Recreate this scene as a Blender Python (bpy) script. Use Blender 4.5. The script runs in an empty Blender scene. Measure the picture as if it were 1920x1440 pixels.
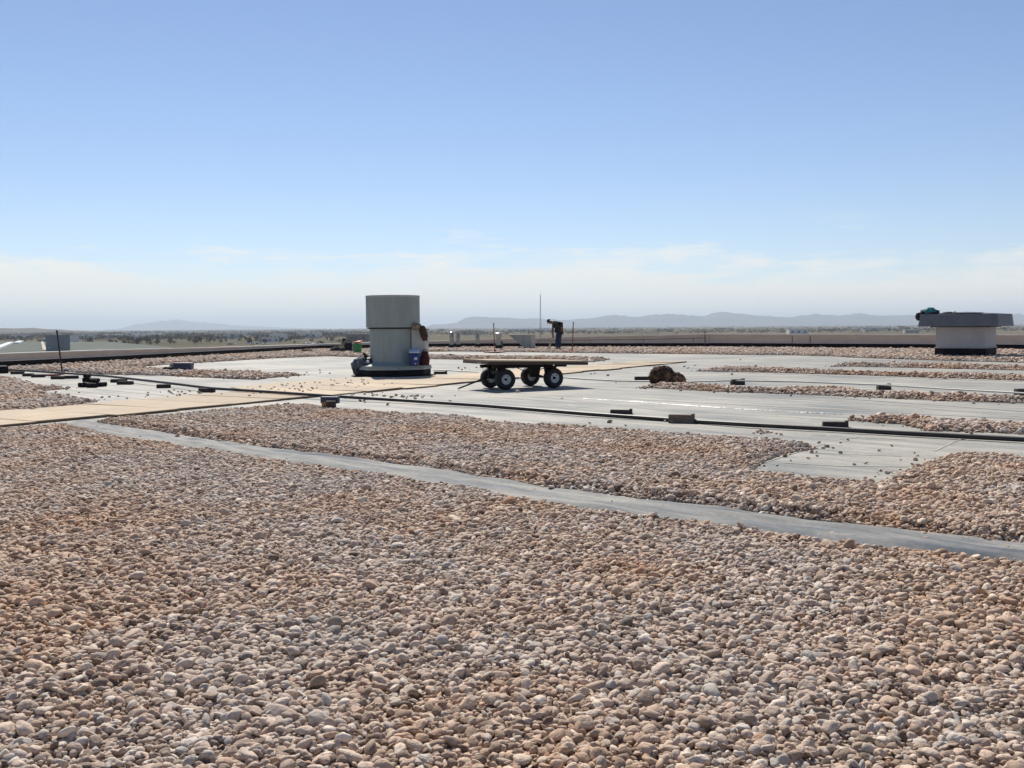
import bpy, bmesh, math, random
import numpy as np
from mathutils import Matrix, Vector, noise as mnoise

random.seed(7)
rng = np.random.default_rng(11)
R = math.radians
sc = bpy.context.scene
col = sc.collection

# ------------------------------------------------------------------ camera, sky, sun, exposure
F_PX = 1850.0                      # focal length in pixels of a 1920 px wide picture
EYE = 1.35
PITCH, ROLL = math.atan(107 / F_PX), R(-0.4)
cam_rot = Matrix.Rotation(math.pi / 2 - PITCH, 3, 'X') @ Matrix.Rotation(ROLL, 3, 'Z')
cd = bpy.data.cameras.new('camera')
cd.sensor_width = 36.0
cd.lens = 36.0 * F_PX / 1920.0
cd.clip_start = 0.05
cd.clip_end = 200000.0
cam = bpy.data.objects.new('camera', cd)
cam.matrix_world = Matrix.Translation((0, 0, EYE)) @ cam_rot.to_4x4()
col.objects.link(cam)
sc.camera = cam

SUN_EL, SUN_AZ = 46.0, -13.0       # degrees; azimuth clockwise from +Y
world = bpy.data.worlds.new('World')
sc.world = world
world.use_nodes = True


def build_world():
    nt = world.node_tree
    nt.nodes.clear()
    N, L = nt.nodes.new, nt.links.new
    out = N('ShaderNodeOutputWorld')
    bg = N('ShaderNodeBackground')
    bg.inputs['Strength'].default_value = 0.085
    sky = N('ShaderNodeTexSky')
    sky.sky_type = 'NISHITA'
    sky.sun_disc = False
    sky.sun_elevation = R(SUN_EL)
    sky.sun_rotation = R(SUN_AZ)
    sky.altitude = 1200
    sky.air_density = 1.0
    sky.dust_density = 0.1
    sky.ozone_density = 2.6
    tc = N('ShaderNodeTexCoord')
    nrm = N('ShaderNodeVectorMath'); nrm.operation = 'NORMALIZE'
    L(tc.outputs['Generated'], nrm.inputs[0])
    sep = N('ShaderNodeSeparateXYZ'); L(nrm.outputs[0], sep.inputs[0])

    def noise(scale, sx, sz, detail, rough, off):
        mp = N('ShaderNodeMapping')
        mp.inputs['Scale'].default_value = (sx, sx, sz)
        mp.inputs['Location'].default_value = (off, off * .7, off * .3)
        L(nrm.outputs[0], mp.inputs['Vector'])
        n = N('ShaderNodeTexNoise')
        n.inputs['Scale'].default_value = scale
        n.inputs['Detail'].default_value = detail
        n.inputs['Roughness'].default_value = rough
        L(mp.outputs[0], n.inputs['Vector'])
        return n.outputs['Fac']

    def math_(op, a, b=None, clamp=False):
        m = N('ShaderNodeMath'); m.operation = op; m.use_clamp = clamp
        for i, v in enumerate((a, b)):
            if v is None:
                continue
            if isinstance(v, (int, float)):
                m.inputs[i].default_value = v
            else:
                L(v, m.inputs[i])
        return m.outputs[0]
    z = sep.outputs['Z']
    edge = noise(2.2, 3.2, 20, 8, .66, 3.1)
    streak = noise(2.0, 2.4, 34, 9, .62, 8.4)
    # bank of thin cirrus resting on the horizon all round, ragged upper edge
    top = math_('ADD', -0.008, math_('MULTIPLY', edge, 0.165))
    bank = math_('MULTIPLY', math_('SUBTRACT', top, z), 36.0, True)
    tex = math_('MAXIMUM', math_('ADD', -0.62, math_('MULTIPLY', streak, 3.0), True), math_('MULTIPLY', math_('SUBTRACT', 0.034, z), 40.0, True))
    low = math_('MULTIPLY', bank, tex)
    # a few thin wisps higher up
    wis = noise(2.3, 2.2, 30, 5, .6, 21.0)
    w2 = math_('MULTIPLY', math_('SUBTRACT', wis, 0.60), 3.0, True)
    band = math_('MULTIPLY', math_('SUBTRACT', 0.15, z), 12.0, True)
    wm = math_('MULTIPLY', math_('MULTIPLY', w2, band), 0.38)
    fac = math_('MAXIMUM', math_('MULTIPLY', low, 0.94), wm)
    mix = N('ShaderNodeMix'); mix.data_type = 'RGBA'
    L(fac, mix.inputs[0])
    tn = N('ShaderNodeVectorMath'); tn.operation = 'MULTIPLY'
    tn.inputs[1].default_value = (1.03, .99, 1.035)
    L(sky.outputs[0], tn.inputs[0])
    L(tn.outputs[0], mix.inputs[6])
    mix.inputs[7].default_value = (9.6, 9.5, 8.8, 1)
    L(mix.outputs[2], bg.inputs['Color'])
    L(bg.outputs[0], out.inputs['Surface'])


build_world()
sd = bpy.data.lights.new('sun', 'SUN')
sd.energy = 4.7
sd.angle = R(0.53)
sd.color = (1.0, 0.94, 0.84)
sun = bpy.data.objects.new('sun', sd)
sdir = Vector((math.sin(R(SUN_AZ)) * math.cos(R(SUN_EL)), math.cos(R(SUN_AZ)) * math.cos(R(SUN_EL)), math.sin(R(SUN_EL))))
sun.rotation_euler = (-sdir).to_track_quat('-Z', 'Y').to_euler()
sun.location = (0, 0, 60)
col.objects.link(sun)

vs = sc.view_settings
vs.view_transform = 'Standard'
vs.look = 'None'
vs.exposure = 0.3
vs.gamma = 1.0
sc.cycles.max_bounces = 6
sc.cycles.diffuse_bounces = 3
sc.cycles.volume_bounces = 0
sc.cycles.volume_step_rate = 4
sc.cycles.use_denoising = True


# ------------------------------------------------------------------ measuring helpers
def g(x, y, z=0.0):
    """Point of the level plane z that the photograph shows at (x, y): used to survey the roof plan."""
    d = cam_rot @ Vector(((x - 960) / F_PX, -(y - 720) / F_PX, -1.0))
    t = (z - EYE) / d.z
    return Vector((d.x * t, d.y * t, z))


def gp(pts, z=0.0):
    return [g(x, y, z) for x, y in pts]


def gt(pts, z):
    """Far edge of a heap, seen over stones of height z, brought down to the roof."""
    return [Vector((p.x, p.y, 0)) for p in gp(pts, z)]


# ------------------------------------------------------------------ materials
MATS = {}


def nodes_of(name):
    m = bpy.data.materials.new(name)
    m.use_nodes = True
    nt = m.node_tree
    b = nt.nodes['Principled BSDF']
    MATS[name] = m
    return m, nt, b


def mat(name, c, rough=.8, var=.15, scale=6.0, bump=0.0, bscale=40.0, metal=0.0, c2=None, stretch=None, coords='Object', spec=None, detail=5):
    """Plain surface: colour c wandering to c2, fine bump."""
    m, nt, b = nodes_of(name)
    N, L = nt.nodes.new, nt.links.new
    tc = N('ShaderNodeTexCoord')
    src = tc.outputs['Object']
    if coords == 'World':
        src = N('ShaderNodeNewGeometry').outputs['Position']
    if stretch:
        mp = N('ShaderNodeMapping'); mp.inputs['Scale'].default_value = stretch
        L(src, mp.inputs['Vector']); src = mp.outputs[0]
    n = N('ShaderNodeTexNoise'); n.inputs['Scale'].default_value = scale
    n.inputs['Detail'].default_value = detail; n.inputs['Roughness'].default_value = .62
    L(src, n.inputs['Vector'])
    r = N('ShaderNodeMapRange'); r.inputs[1].default_value = .3; r.inputs[2].default_value = .7
    L(n.outputs['Fac'], r.inputs[0])
    mx = N('ShaderNodeMix'); mx.data_type = 'RGBA'
    if c2 is None:
        c2 = [v * (1 - var * 1.5) for v in c]
        c = [min(1, v * (1 + var)) for v in c]
    mx.inputs[6].default_value = (*c2, 1); mx.inputs[7].default_value = (*c, 1)
    L(r.outputs[0], mx.inputs[0])
    L(mx.outputs[2], b.inputs['Base Color'])
    b.inputs['Roughness'].default_value = rough
    b.inputs['Metallic'].default_value = metal
    if spec is not None:
        b.inputs['Specular IOR Level'].default_value = spec
    if bump:
        n2 = N('ShaderNodeTexNoise'); n2.inputs['Scale'].default_value = bscale; n2.inputs['Detail'].default_value = 6
        L(src, n2.inputs['Vector'])
        bp = N('ShaderNodeBump'); bp.inputs['Strength'].default_value = bump; bp.inputs['Distance'].default_value = .02
        L(n2.outputs['Fac'], bp.inputs['Height'])
        L(bp.outputs[0], b.inputs['Normal'])
    return m


def ramp(nt, stops):
    n = nt.nodes.new('ShaderNodeValToRGB')
    e = n.color_ramp.elements
    while len(e) < len(stops):
        e.new(.5)
    for el, (p, c) in zip(e, stops):
        el.position = p; el.color = (*c, 1)
    return n


def stone_material():
    m, nt, b = nodes_of('river_stone')
    N, L = nt.nodes.new, nt.links.new
    oi = N('ShaderNodeObjectInfo')
    rp = ramp(nt, [(0, (.17, .125, .095)), (.10, (.30, .225, .17)), (.28, (.46, .342, .26)), (.5, (.545, .42, .328)),
                   (.68, (.605, .48, .38)), (.80, (.42, .375, .33)), (.93, (.75, .65, .54)), (1, (.44, .27, .17))])
    L(oi.outputs['Random'], rp.inputs[0])
    tc = N('ShaderNodeTexCoord')
    n = N('ShaderNodeTexNoise'); n.inputs['Scale'].default_value = 1.7; n.inputs['Detail'].default_value = 7
    n.inputs['Roughness'].default_value = .7
    add = N('ShaderNodeVectorMath'); add.operation = 'ADD'
    L(tc.outputs['Object'], add.inputs[0])
    sc_ = N('ShaderNodeMath'); sc_.operation = 'MULTIPLY'; sc_.inputs[1].default_value = 37.0
    L(oi.outputs['Random'], sc_.inputs[0]); L(sc_.outputs[0], add.inputs[1])
    L(add.outputs[0], n.inputs['Vector'])
    r2 = ramp(nt, [(.28, (.46, .42, .39)), (.48, (1, 1, 1)), (.72, (1.25, 1.21, 1.15))])
    L(n.outputs['Fac'], r2.inputs[0])
    mul = N('ShaderNodeMix'); mul.data_type = 'RGBA'; mul.blend_type = 'MULTIPLY'; mul.inputs[0].default_value = 1
    L(rp.outputs[0], mul.inputs[6]); L(r2.outputs[0], mul.inputs[7])
    # patches of the bed are stained with red-brown dust, others are washed grey
    pos = N('ShaderNodeNewGeometry')
    d = N('ShaderNodeTexNoise'); d.inputs['Scale'].default_value = .55; d.inputs['Detail'].default_value = 5
    d.inputs['Roughness'].default_value = .6
    L(pos.outputs['Position'], d.inputs['Vector'])
    dr = N('ShaderNodeMapRange'); dr.inputs[1].default_value = .46; dr.inputs[2].default_value = .64; dr.inputs[4].default_value = .60
    L(d.outputs['Fac'], dr.inputs[0])
    tint = N('ShaderNodeMix'); tint.data_type = 'RGBA'; tint.blend_type = 'MULTIPLY'
    L(dr.outputs[0], tint.inputs[0]); L(mul.outputs[2], tint.inputs[6]); tint.inputs[7].default_value = (.98, .74, .50, 1)
    gr = N('ShaderNodeMapRange'); gr.inputs[1].default_value = .46; gr.inputs[2].default_value = .33; gr.inputs[4].default_value = .38
    L(d.outputs['Fac'], gr.inputs[0])
    tg = N('ShaderNodeMix'); tg.data_type = 'RGBA'
    L(gr.outputs[0], tg.inputs[0]); L(tint.outputs[2], tg.inputs[6]); tg.inputs[7].default_value = (.46, .42, .37, 1)
    L(tg.outputs[2], b.inputs['Base Color'])
    b.inputs['Roughness'].default_value = .82
    b.inputs['Specular IOR Level'].default_value = .35
    n3 = N('ShaderNodeTexNoise'); n3.inputs['Scale'].default_value = 5.0; n3.inputs['Detail'].default_value = 8
    L(add.outputs[0], n3.inputs['Vector'])
    bp = N('ShaderNodeBump'); bp.inputs['Strength'].default_value = .55; bp.inputs['Distance'].default_value = .006
    L(n3.outputs['Fac'], bp.inputs['Height']); L(bp.outputs[0], b.inputs['Normal'])
    return m


def membrane_material(name, base, dust, lo, hi, rough=.55, dirn=-43.0, streak=1.0, rims=.22):
    """Weathered rubber sheet: pale dust lies on it in streaks along the sheet."""
    m, nt, b = nodes_of(name)
    N, L = nt.nodes.new, nt.links.new
    pos = N('ShaderNodeNewGeometry')
    mp = N('ShaderNodeMapping'); mp.vector_type = 'TEXTURE'
    mp.inputs['Rotation'].default_value = (0, 0, R(dirn)); mp.inputs['Scale'].default_value = (3.2, .42, 1)
    L(pos.outputs['Position'], mp.inputs['Vector'])
    n = N('ShaderNodeTexNoise'); n.inputs['Scale'].default_value = 1.6 * streak; n.inputs['Detail'].default_value = 9
    n.inputs['Roughness'].default_value = .66
    L(mp.outputs[0], n.inputs['Vector'])
    n2 = N('ShaderNodeTexNoise'); n2.inputs['Scale'].default_value = .32; n2.inputs['Detail'].default_value = 7
    n2.inputs['Roughness'].default_value = .6
    L(pos.outputs['Position'], n2.inputs['Vector'])
    av = N('ShaderNodeMath'); av.operation = 'MULTIPLY_ADD'; av.inputs[1].default_value = .6
    sub = N('ShaderNodeMath'); sub.operation = 'MULTIPLY'; sub.inputs[1].default_value = .4
    L(n2.outputs['Fac'], sub.inputs[0]); L(n.outputs['Fac'], av.inputs[0]); L(sub.outputs[0], av.inputs[2])
    r = N('ShaderNodeMapRange'); r.inputs[1].default_value = lo; r.inputs[2].default_value = hi
    L(av.outputs[0], r.inputs[0])
    mx = N('ShaderNodeMix'); mx.data_type = 'RGBA'
    mx.inputs[6].default_value = (*base, 1); mx.inputs[7].default_value = (*dust, 1)
    L(r.outputs[0], mx.inputs[0])
    # dried puddle rims
    n5 = N('ShaderNodeTexNoise'); n5.inputs['Scale'].default_value = .55; n5.inputs['Detail'].default_value = 3
    L(pos.outputs['Position'], n5.inputs['Vector'])
    c5 = N('ShaderNodeMath'); c5.operation = 'COMPARE'; c5.inputs[1].default_value = .52; c5.inputs[2].default_value = .006
    L(n5.outputs['Fac'], c5.inputs[0])
    f5 = N('ShaderNodeMath'); f5.operation = 'MULTIPLY'; f5.inputs[1].default_value = rims
    L(c5.outputs[0], f5.inputs[0])
    m5 = N('ShaderNodeMix'); m5.data_type = 'RGBA'; m5.inputs[7].default_value = (.50, .47, .40, 1)
    L(f5.outputs[0], m5.inputs[0]); L(mx.outputs[2], m5.inputs[6])
    mx = m5
    # speckle of grit
    n4 = N('ShaderNodeTexNoise'); n4.inputs['Scale'].default_value = 26; n4.inputs['Detail'].default_value = 3
    L(pos.outputs['Position'], n4.inputs['Vector'])
    r4 = N('ShaderNodeMapRange'); r4.inputs[1].default_value = .3; r4.inputs[2].default_value = .7
    r4.inputs[3].default_value = .86; r4.inputs[4].default_value = 1.1
    L(n4.outputs['Fac'], r4.inputs[0])
    sp = N('ShaderNodeVectorMath'); sp.operation = 'SCALE'
    L(mx.outputs[2], sp.inputs[0]); L(r4.outputs[0], sp.inputs['Scale'])
    L(sp.outputs[0], b.inputs['Base Color'])
    b.inputs['Roughness'].default_value = rough
    b.inputs['Specular IOR Level'].default_value = .3
    n3 = N('ShaderNodeTexNoise'); n3.inputs['Scale'].default_value = 1.1; n3.inputs['Detail'].default_value = 6
    L(mp.outputs[0], n3.inputs['Vector'])
    bp = N('ShaderNodeBump'); bp.inputs['Strength'].default_value = .25; bp.inputs['Distance'].default_value = .03
    L(n3.outputs['Fac'], bp.inputs['Height']); L(bp.outputs[0], b.inputs['Normal'])
    return m


stone_material()
membrane_material('membrane', (.165, .175, .17), (.45, .415, .345), .40, .62, rough=.7)
membrane_material('membrane_strip', (.105, .12, .14), (.40, .375, .32), .40, .64, rough=.78, streak=1.5, rims=0)
MATS['membrane_strip'].node_tree.nodes['Principled BSDF'].inputs['Specular IOR Level'].default_value = .25
mat('gravel_fines', (.25, .175, .115), .95, c2=(.15, .105, .07), scale=14, bump=.6, bscale=60, coords='World')
mat('dirt', (.55, .42, .28), .95, c2=(.44, .40, .34), scale=3.2, bump=.3, coords='World')


def plywood_material():
    m, nt, b = nodes_of('plywood')
    N, L = nt.nodes.new, nt.links.new
    tc = N('ShaderNodeTexCoord'); oi = N('ShaderNodeObjectInfo')
    mp = N('ShaderNodeMapping'); mp.inputs['Scale'].default_value = (.5, 5, 1)
    L(tc.outputs['Object'], mp.inputs['Vector'])
    n = N('ShaderNodeTexNoise'); n.inputs['Scale'].default_value = 3; n.inputs['Detail'].default_value = 8
    n.noise_dimensions = '4D'
    L(mp.outputs[0], n.inputs['Vector'])
    w = N('ShaderNodeMath'); w.operation = 'MULTIPLY'; w.inputs[1].default_value = 50
    L(oi.outputs['Random'], w.inputs[0]); L(w.outputs[0], n.inputs['W'])
    rp = ramp(nt, [(.28, (.34, .24, .145)), (.5, (.46, .35, .225)), (.75, (.53, .425, .29))])
    L(n.outputs['Fac'], rp.inputs[0])
    # grey foot dust
    d = N('ShaderNodeTexNoise'); d.inputs['Scale'].default_value = 1.3; d.inputs['Detail'].default_value = 8
    pos = N('ShaderNodeNewGeometry'); L(pos.outputs['Position'], d.inputs['Vector'])
    dr = N('ShaderNodeMapRange'); dr.inputs[1].default_value = .45; dr.inputs[2].default_value = .75; dr.inputs[4].default_value = .6
    L(d.outputs['Fac'], dr.inputs[0])
    mx = N('ShaderNodeMix'); mx.data_type = 'RGBA'
    L(dr.outputs[0], mx.inputs[0]); L(rp.outputs[0], mx.inputs[6]); mx.inputs[7].default_value = (.36, .30, .23, 1)
    v = N('ShaderNodeMapRange'); v.inputs[3].default_value = .80; v.inputs[4].default_value = 1.12
    L(oi.outputs['Random'], v.inputs[0])
    s = N('ShaderNodeVectorMath'); s.operation = 'SCALE'
    L(mx.outputs[2], s.inputs[0]); L(v.outputs[0], s.inputs['Scale'])
    L(s.outputs[0], b.inputs['Base Color'])
    b.inputs['Roughness'].default_value = .8
    return m


plywood_material()
mat('ply_edge_shade', (.20, .13, .08), .9, .2, 20)
mat('board_edge', (.085, .055, .036), .85, .25, 9, stretch=(.6, 6, 14), bump=.2)
mat('stucco', (.56, .49, .41), .92, c2=(.46, .405, .335), scale=1.1, bump=.35, bscale=50, coords='World', stretch=(1, 1, 3))
mat('coping', (.62, .60, .55), .6, .12, 2, coords='World')
mat('black_rubber', (.014, .013, .015), .75, spec=.2, var=.35, scale=3, bump=.25, bscale=14, coords='World')
mat('galvanised', (.305, .345, .32), .6, .11, 4.0, bump=.05, metal=.15, stretch=(1, 1, .18))
mat('galvanised_light', (.40, .41, .385), .5, .10, 4, metal=.2)
mat('galvanised_bright', (.72, .73, .72), .28, .08, 4, metal=.85)
mat('white_metal', (.44, .43, .43), .55, .08, 2.5, stretch=(1, 1, .4))
mat('dark_grey_metal', (.13, .14, .16), .6, .12, 2.0)
mat('tyre', (.022, .021, .021), .75, .3, 14, bump=.3, bscale=30)
mat('rim_white', (.66, .65, .62), .45, .10, 8)
mat('black_steel', (.018, .017, .018), .6, .3, 10, spec=.25)
mat('wood_dark', (.055, .042, .036), .85, .35, 6, stretch=(1, 8, 8), bump=.4)
mat('wood_brown', (.17, .125, .095), .85, .25, 6, stretch=(1, 8, 8), bump=.4)
mat('wood_end', (.30, .17, .075), .9, .25, 20)
mat('pipe_black', (.035, .028, .025), .5, .3, 5, stretch=(1, 1, 1), coords='World')
mat('blue_black', (.035, .045, .085), .5, .3, 5)
mat('pale_slab', (.66, .64, .60), .7, .1, 6)
mat('concrete', (.46, .44, .41), .9, .12, 9, bump=.3)
mat('red_paint', (.24, .035, .025), .55, .2, 8)
mat('rust_pole', (.17, .05, .035), .6, .25, 12)
mat('dark_pole', (.05, .025, .025), .6, .25, 12)
mat('cooler_blue', (.012, .03, .17), .35, .08, 4)
mat('cooler_lid', (.30, .42, .56), .4, .06, 4)
mat('white_plastic', (.78, .78, .76), .45, .05, 4)
mat('maroon_cloth', (.065, .012, .015), .9, .3, 12, bump=.4, bscale=25)
mat('green_plastic', (.018, .20, .055), .4, .12, 5)
mat('orange_plastic', (.80, .16, .06), .4, .08, 4)
mat('black_cloth', (.022, .022, .026), .85, .4, 9, bump=.5, bscale=14)
mat('grey_cloth', (.15, .16, .18), .9, c2=(.025, .03, .045), scale=5, stretch=(1, 6, 1), bump=.4, bscale=14)
mat('tan_cloth', (.33, .25, .16), .95, .3, 10, bump=.5, bscale=20)
mat('brown_jacket', (.085, .042, .022), .95, .35, 12, bump=.6, bscale=22)
mat('teal_cloth', (.02, .19, .185), .85, .25, 9, bump=.4)
mat('skin', (.20, .095, .06), .6, .06, 10)
mat('shirt', (.018, .021, .020), .95, .3, 12, bump=.3)
mat('jeans', (.018, .028, .078), .95, .3, 14, bump=.3)
mat('boots', (.03, .024, .02), .8, .3, 12)
mat('cap_cloth', (.02, .02, .023), .9, .3, 12)
mat('handle_wood', (.58, .43, .25), .7, .15, 12)
mat('scoop', (.56, .50, .40), .7, .12, 8)
mat('lower_roof', (.20, .21, .19), .9, spec=0, c2=(.16, .18, .16), scale=.25, stretch=(1, .2, 1), coords='World')
mat('block_wall', (.40, .36, .31), .9, .1, .6, coords='World')
mat('unit_grey', (.24, .25, .26), .7, .1, .6, coords='World')
mat('skylight', (.80, .80, .78), .3, .05, .5)
mat('plain', (.20, .165, .12), .95, spec=0, c2=(.10, .10, .07), scale=.0035, coords='World', stretch=(1, .45, 1), detail=10)
mat('hill', (.19, .165, .13), .95, spec=0, c2=(.12, .115, .09), scale=.006, coords='World', detail=8)
mat('mountain', (.15, .13, .12), .95, spec=0, c2=(.085, .08, .08), scale=.0012, coords='World', detail=9)
mat('far_foliage', (.10, .10, .06), .95, spec=0, c2=(.14, .105, .075), scale=.03, coords='World')
mat('trunk', (.12, .09, .065), .9, .2, 2)
mat('town_white', (.70, .68, .64), .8, .06, .3)
mat('town_tan', (.46, .37, .28), .85, .1, .3)
mat('town_brown', (.22, .16, .13), .85, .1, .3)
mat('town_roof', (.62, .61, .59), .8, .1, .2)
mat('town_roof_dark', (.20, .17, .16), .85, .1, .2)
mat('window_dark', (.03, .035, .04), .2, .1, .5)
mat('car_white', (.75, .75, .75), .3, .03, .5)
mat('car_dark', (.07, .08, .10), .3, .1, .5)
mat('mast', (.30, .30, .31), .6, .1, .5)


def shag_material():
    m, nt, b = nodes_of('shaggy_brown')
    N, L = nt.nodes.new, nt.links.new
    tc = N('ShaderNodeTexCoord')
    n = N('ShaderNodeTexNoise'); n.inputs['Scale'].default_value = 5; n.inputs['Detail'].default_value = 8
    L(tc.outputs['Object'], n.inputs['Vector'])
    rp = ramp(nt, [(.35, (.03, .016, .011)), (.52, (.085, .042, .024)), (.64, (.26, .14, .075)), (.78, (.40, .26, .15))])
    L(n.outputs['Fac'], rp.inputs[0]); L(rp.outputs[0], b.inputs['Base Color'])
    b.inputs['Roughness'].default_value = 1
    return m


shag_material()


# ------------------------------------------------------------------ mesh helpers
class MB:
    def __init__(self):
        self.v, self.f = [], []

    def add(self, vs, fs):
        o = len(self.v)
        self.v += [tuple(p) for p in vs]
        self.f += [tuple(i + o for i in q) for q in fs]
        return self

    def box(self, c, s, rz=0.0, taper=1.0, rot=None):
        m = rot if rot is not None else Matrix.Rotation(rz, 3, 'Z')
        vs = []
        for k in (-1, 1):
            t = taper if k > 0 else 1
            for a, b in ((-1, -1), (1, -1), (1, 1), (-1, 1)):
                vs.append(m @ Vector((a * s[0] / 2 * t, b * s[1] / 2 * t, k * s[2] / 2)) + Vector(c))
        return self.add(vs, [(3, 2, 1, 0), (4, 5, 6, 7), (0, 1, 5, 4), (1, 2, 6, 5), (2, 3, 7, 6), (3, 0, 4, 7)])

    def prism(self, poly, z0, z1):
        n = len(poly)
        a = sum(poly[i][0] * poly[(i + 1) % n][1] - poly[(i + 1) % n][0] * poly[i][1] for i in range(n))
        if a < 0:
            poly = poly[::-1]
        zz0 = z0 if isinstance(z0, (list, tuple)) else [z0] * n
        zz1 = z1 if isinstance(z1, (list, tuple)) else [z1] * n
        vs = [(p[0], p[1], z) for p, z in zip(poly, zz0)] + [(p[0], p[1], z) for p, z in zip(poly, zz1)]
        fs = [tuple(range(n))[::-1], tuple(range(n, 2 * n))] + [(i, (i + 1) % n, n + (i + 1) % n, n + i) for i in range(n)]
        return self.add(vs, fs)

    def lathe(self, prof, n=32, c=(0, 0, 0), rot=None, cap=True):
        vs, fs = [], []
        for r, z in prof:
            for i in range(n):
                a = 2 * math.pi * i / n
                p = Vector((r * math.cos(a), r * math.sin(a), z))
                if rot is not None:
                    p = rot @ p
                vs.append(p + Vector(c))
        for k in range(len(prof) - 1):
            for i in range(n):
                j = (i + 1) % n
                fs.append((k * n + i, k * n + j, (k + 1) * n + j, (k + 1) * n + i))
        if cap:
            fs.append(tuple(range(n))[::-1])
            fs.append(tuple((len(prof) - 1) * n + i for i in range(n)))
        return self.add(vs, fs)

    def tube(self, pts, r, n=8):
        pts = [Vector(p) for p in pts]
        vs, fs = [], []
        for k, p in enumerate(pts):
            t = (pts[min(k + 1, len(pts) - 1)] - pts[max(k - 1, 0)]).normalized()
            up = Vector((0, 0, 1)) if abs(t.z) < .9 else Vector((1, 0, 0))
            a = t.cross(up).normalized(); b = a.cross(t)
            rr = r[k] if isinstance(r, (list, tuple)) else r
            for i in range(n):
                th = 2 * math.pi * i / n
                vs.append(p + a * (math.cos(th) * rr) + b * (math.sin(th) * rr))
        for k in range(len(pts) - 1):
            for i in range(n):
                j = (i + 1) % n
                fs.append((k * n + i, k * n + j, (k + 1) * n + j, (k + 1) * n + i))
        fs.append(tuple(range(n))[::-1]); fs.append(tuple((len(pts) - 1) * n + i for i in range(n)))
        return self.add(vs, fs)

    def build(self, name, m, parent=None, smooth=None, bevel=0.0, loc=None):
        me = bpy.data.meshes.new(name)
        me.from_pydata(self.v, [], self.f)
        bm = bmesh.new(); bm.from_mesh(me)
        bmesh.ops.recalc_face_normals(bm, faces=bm.faces)
        bm.to_mesh(me); bm.free()
        return mesh_obj(name, me, m, parent, smooth, bevel, loc)


def mesh_obj(name, me, m, parent=None, smooth=None, bevel=0.0, loc=None):
    if m:
        me.materials.append(MATS[m])
    if smooth is not None:
        for p in me.polygons:
            p.use_smooth = True
        if smooth < 179:
            me.set_sharp_from_angle(angle=R(smooth))
    o = bpy.data.objects.new(name, me)
    col.objects.link(o)
    if parent is not None:
        o.parent = parent
    if loc is not None:
        o.location = loc
    if bevel:
        b = o.modifiers.new('bevel', 'BEVEL'); b.width = bevel; b.segments = 2; b.limit_method = 'ANGLE'
    return o


def tag(o, label, cat=None, group=None, kind=None):
    o['label'] = label
    if cat:
        o['category'] = cat
    if group:
        o['group'] = group
    if kind:
        o['kind'] = kind
    return o


def thing(name, loc, label, cat, group=None, rz=0.0):
    o = bpy.data.objects.new(name, None)
    o.empty_display_size = .2
    o.location = loc
    o.rotation_euler = (0, 0, rz)
    col.objects.link(o)
    return tag(o, label, cat, group)


def copy_tree(o, parent=None):
    c = o.copy()
    col.objects.link(c)
    c.parent = parent
    for ch in list(o.children):
        copy_tree(ch, c)
    return c


def blob(name, m, size, seed, amp=.25, freq=1.6, sub=4, flat=True, parent=None, loc=None, rz=0, power=1.0, ridg=0.0):
    """Crumpled closed heap: displaced ball resting on its base."""
    bm = bmesh.new()
    bmesh.ops.create_icosphere(bm, subdivisions=sub, radius=1)
    off = Vector((seed * 3.7, seed * 1.3, seed * 2.1))
    for v in bm.verts:
        d = v.co.normalized()
        n = mnoise.fractal(d * freq + off, 1.0, 2.0, 4)
        r = 1 + amp * n
        if ridg:
            r += ridg * (0.5 - abs(mnoise.noise(d * freq * 2.3 + off)) * 2)
        p = d * r
        if flat:
            p.z = max(p.z, -.55)
            p.z = (p.z + .55) / 1.55
        else:
            p.z *= .5
        v.co = Vector((p.x * size[0] / 2, p.y * size[1] / 2, p.z * size[2]))
    me = bpy.data.meshes.new(name)
    bm.to_mesh(me); bm.free()
    o = mesh_obj(name, me, m, parent, 180, 0, loc)
    o.rotation_euler = (0, 0, rz)
    return o


def struct(o, label):
    o['kind'] = 'structure'
    o['label'] = label
    return o


# ------------------------------------------------------------------ ground far below and the building under the roof
PLAIN_Z = -12.0
mb = MB()
E_ = 44000
mb.add([(-E_, -9000, PLAIN_Z), (E_, -9000, PLAIN_Z), (E_, E_, PLAIN_Z), (-E_, E_, PLAIN_Z)], [(0, 1, 2, 3)])
struct(mb.build('desert_plain', 'plain'), 'wide dry plain stretching to the mountains beyond the roof')

WALL = [Vector((p.x, p.y, 0)) for p in gp([(0, 689), (200, 678), (400, 666), (600, 654)], .06)]
left_dir = (WALL[3] - WALL[0]).normalized()
C_L = WALL[3].copy()                               # far left corner of the roof
C_N = WALL[0] - left_dir * 52                      # left wall carried on towards the viewer
C_B = g(1330, 652.7)                               # corner where the two back walls meet
R_E = g(1900, 657.8)
C_R = C_B + (R_E - C_B).normalized() * 52
C_RN = Vector((C_R.x, -14, 0))
C_LN = Vector((C_N.x, -14, 0))
ROOF = [C_LN, C_RN, C_R, C_B, C_L, C_N]
mb = MB().prism([(p.x, p.y) for p in ROOF], PLAIN_Z, -.02)
tag(mb.build('office_building', 'block_wall'), 'flat roofed building whose ballasted roof fills the view', 'building')
mb = MB().prism([(p.x, p.y) for p in ROOF], -.015, 0.0)
roof = struct(mb.build('roof_membrane', 'membrane'), 'grey dusty rubber roof membrane between the gravel beds')


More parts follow.
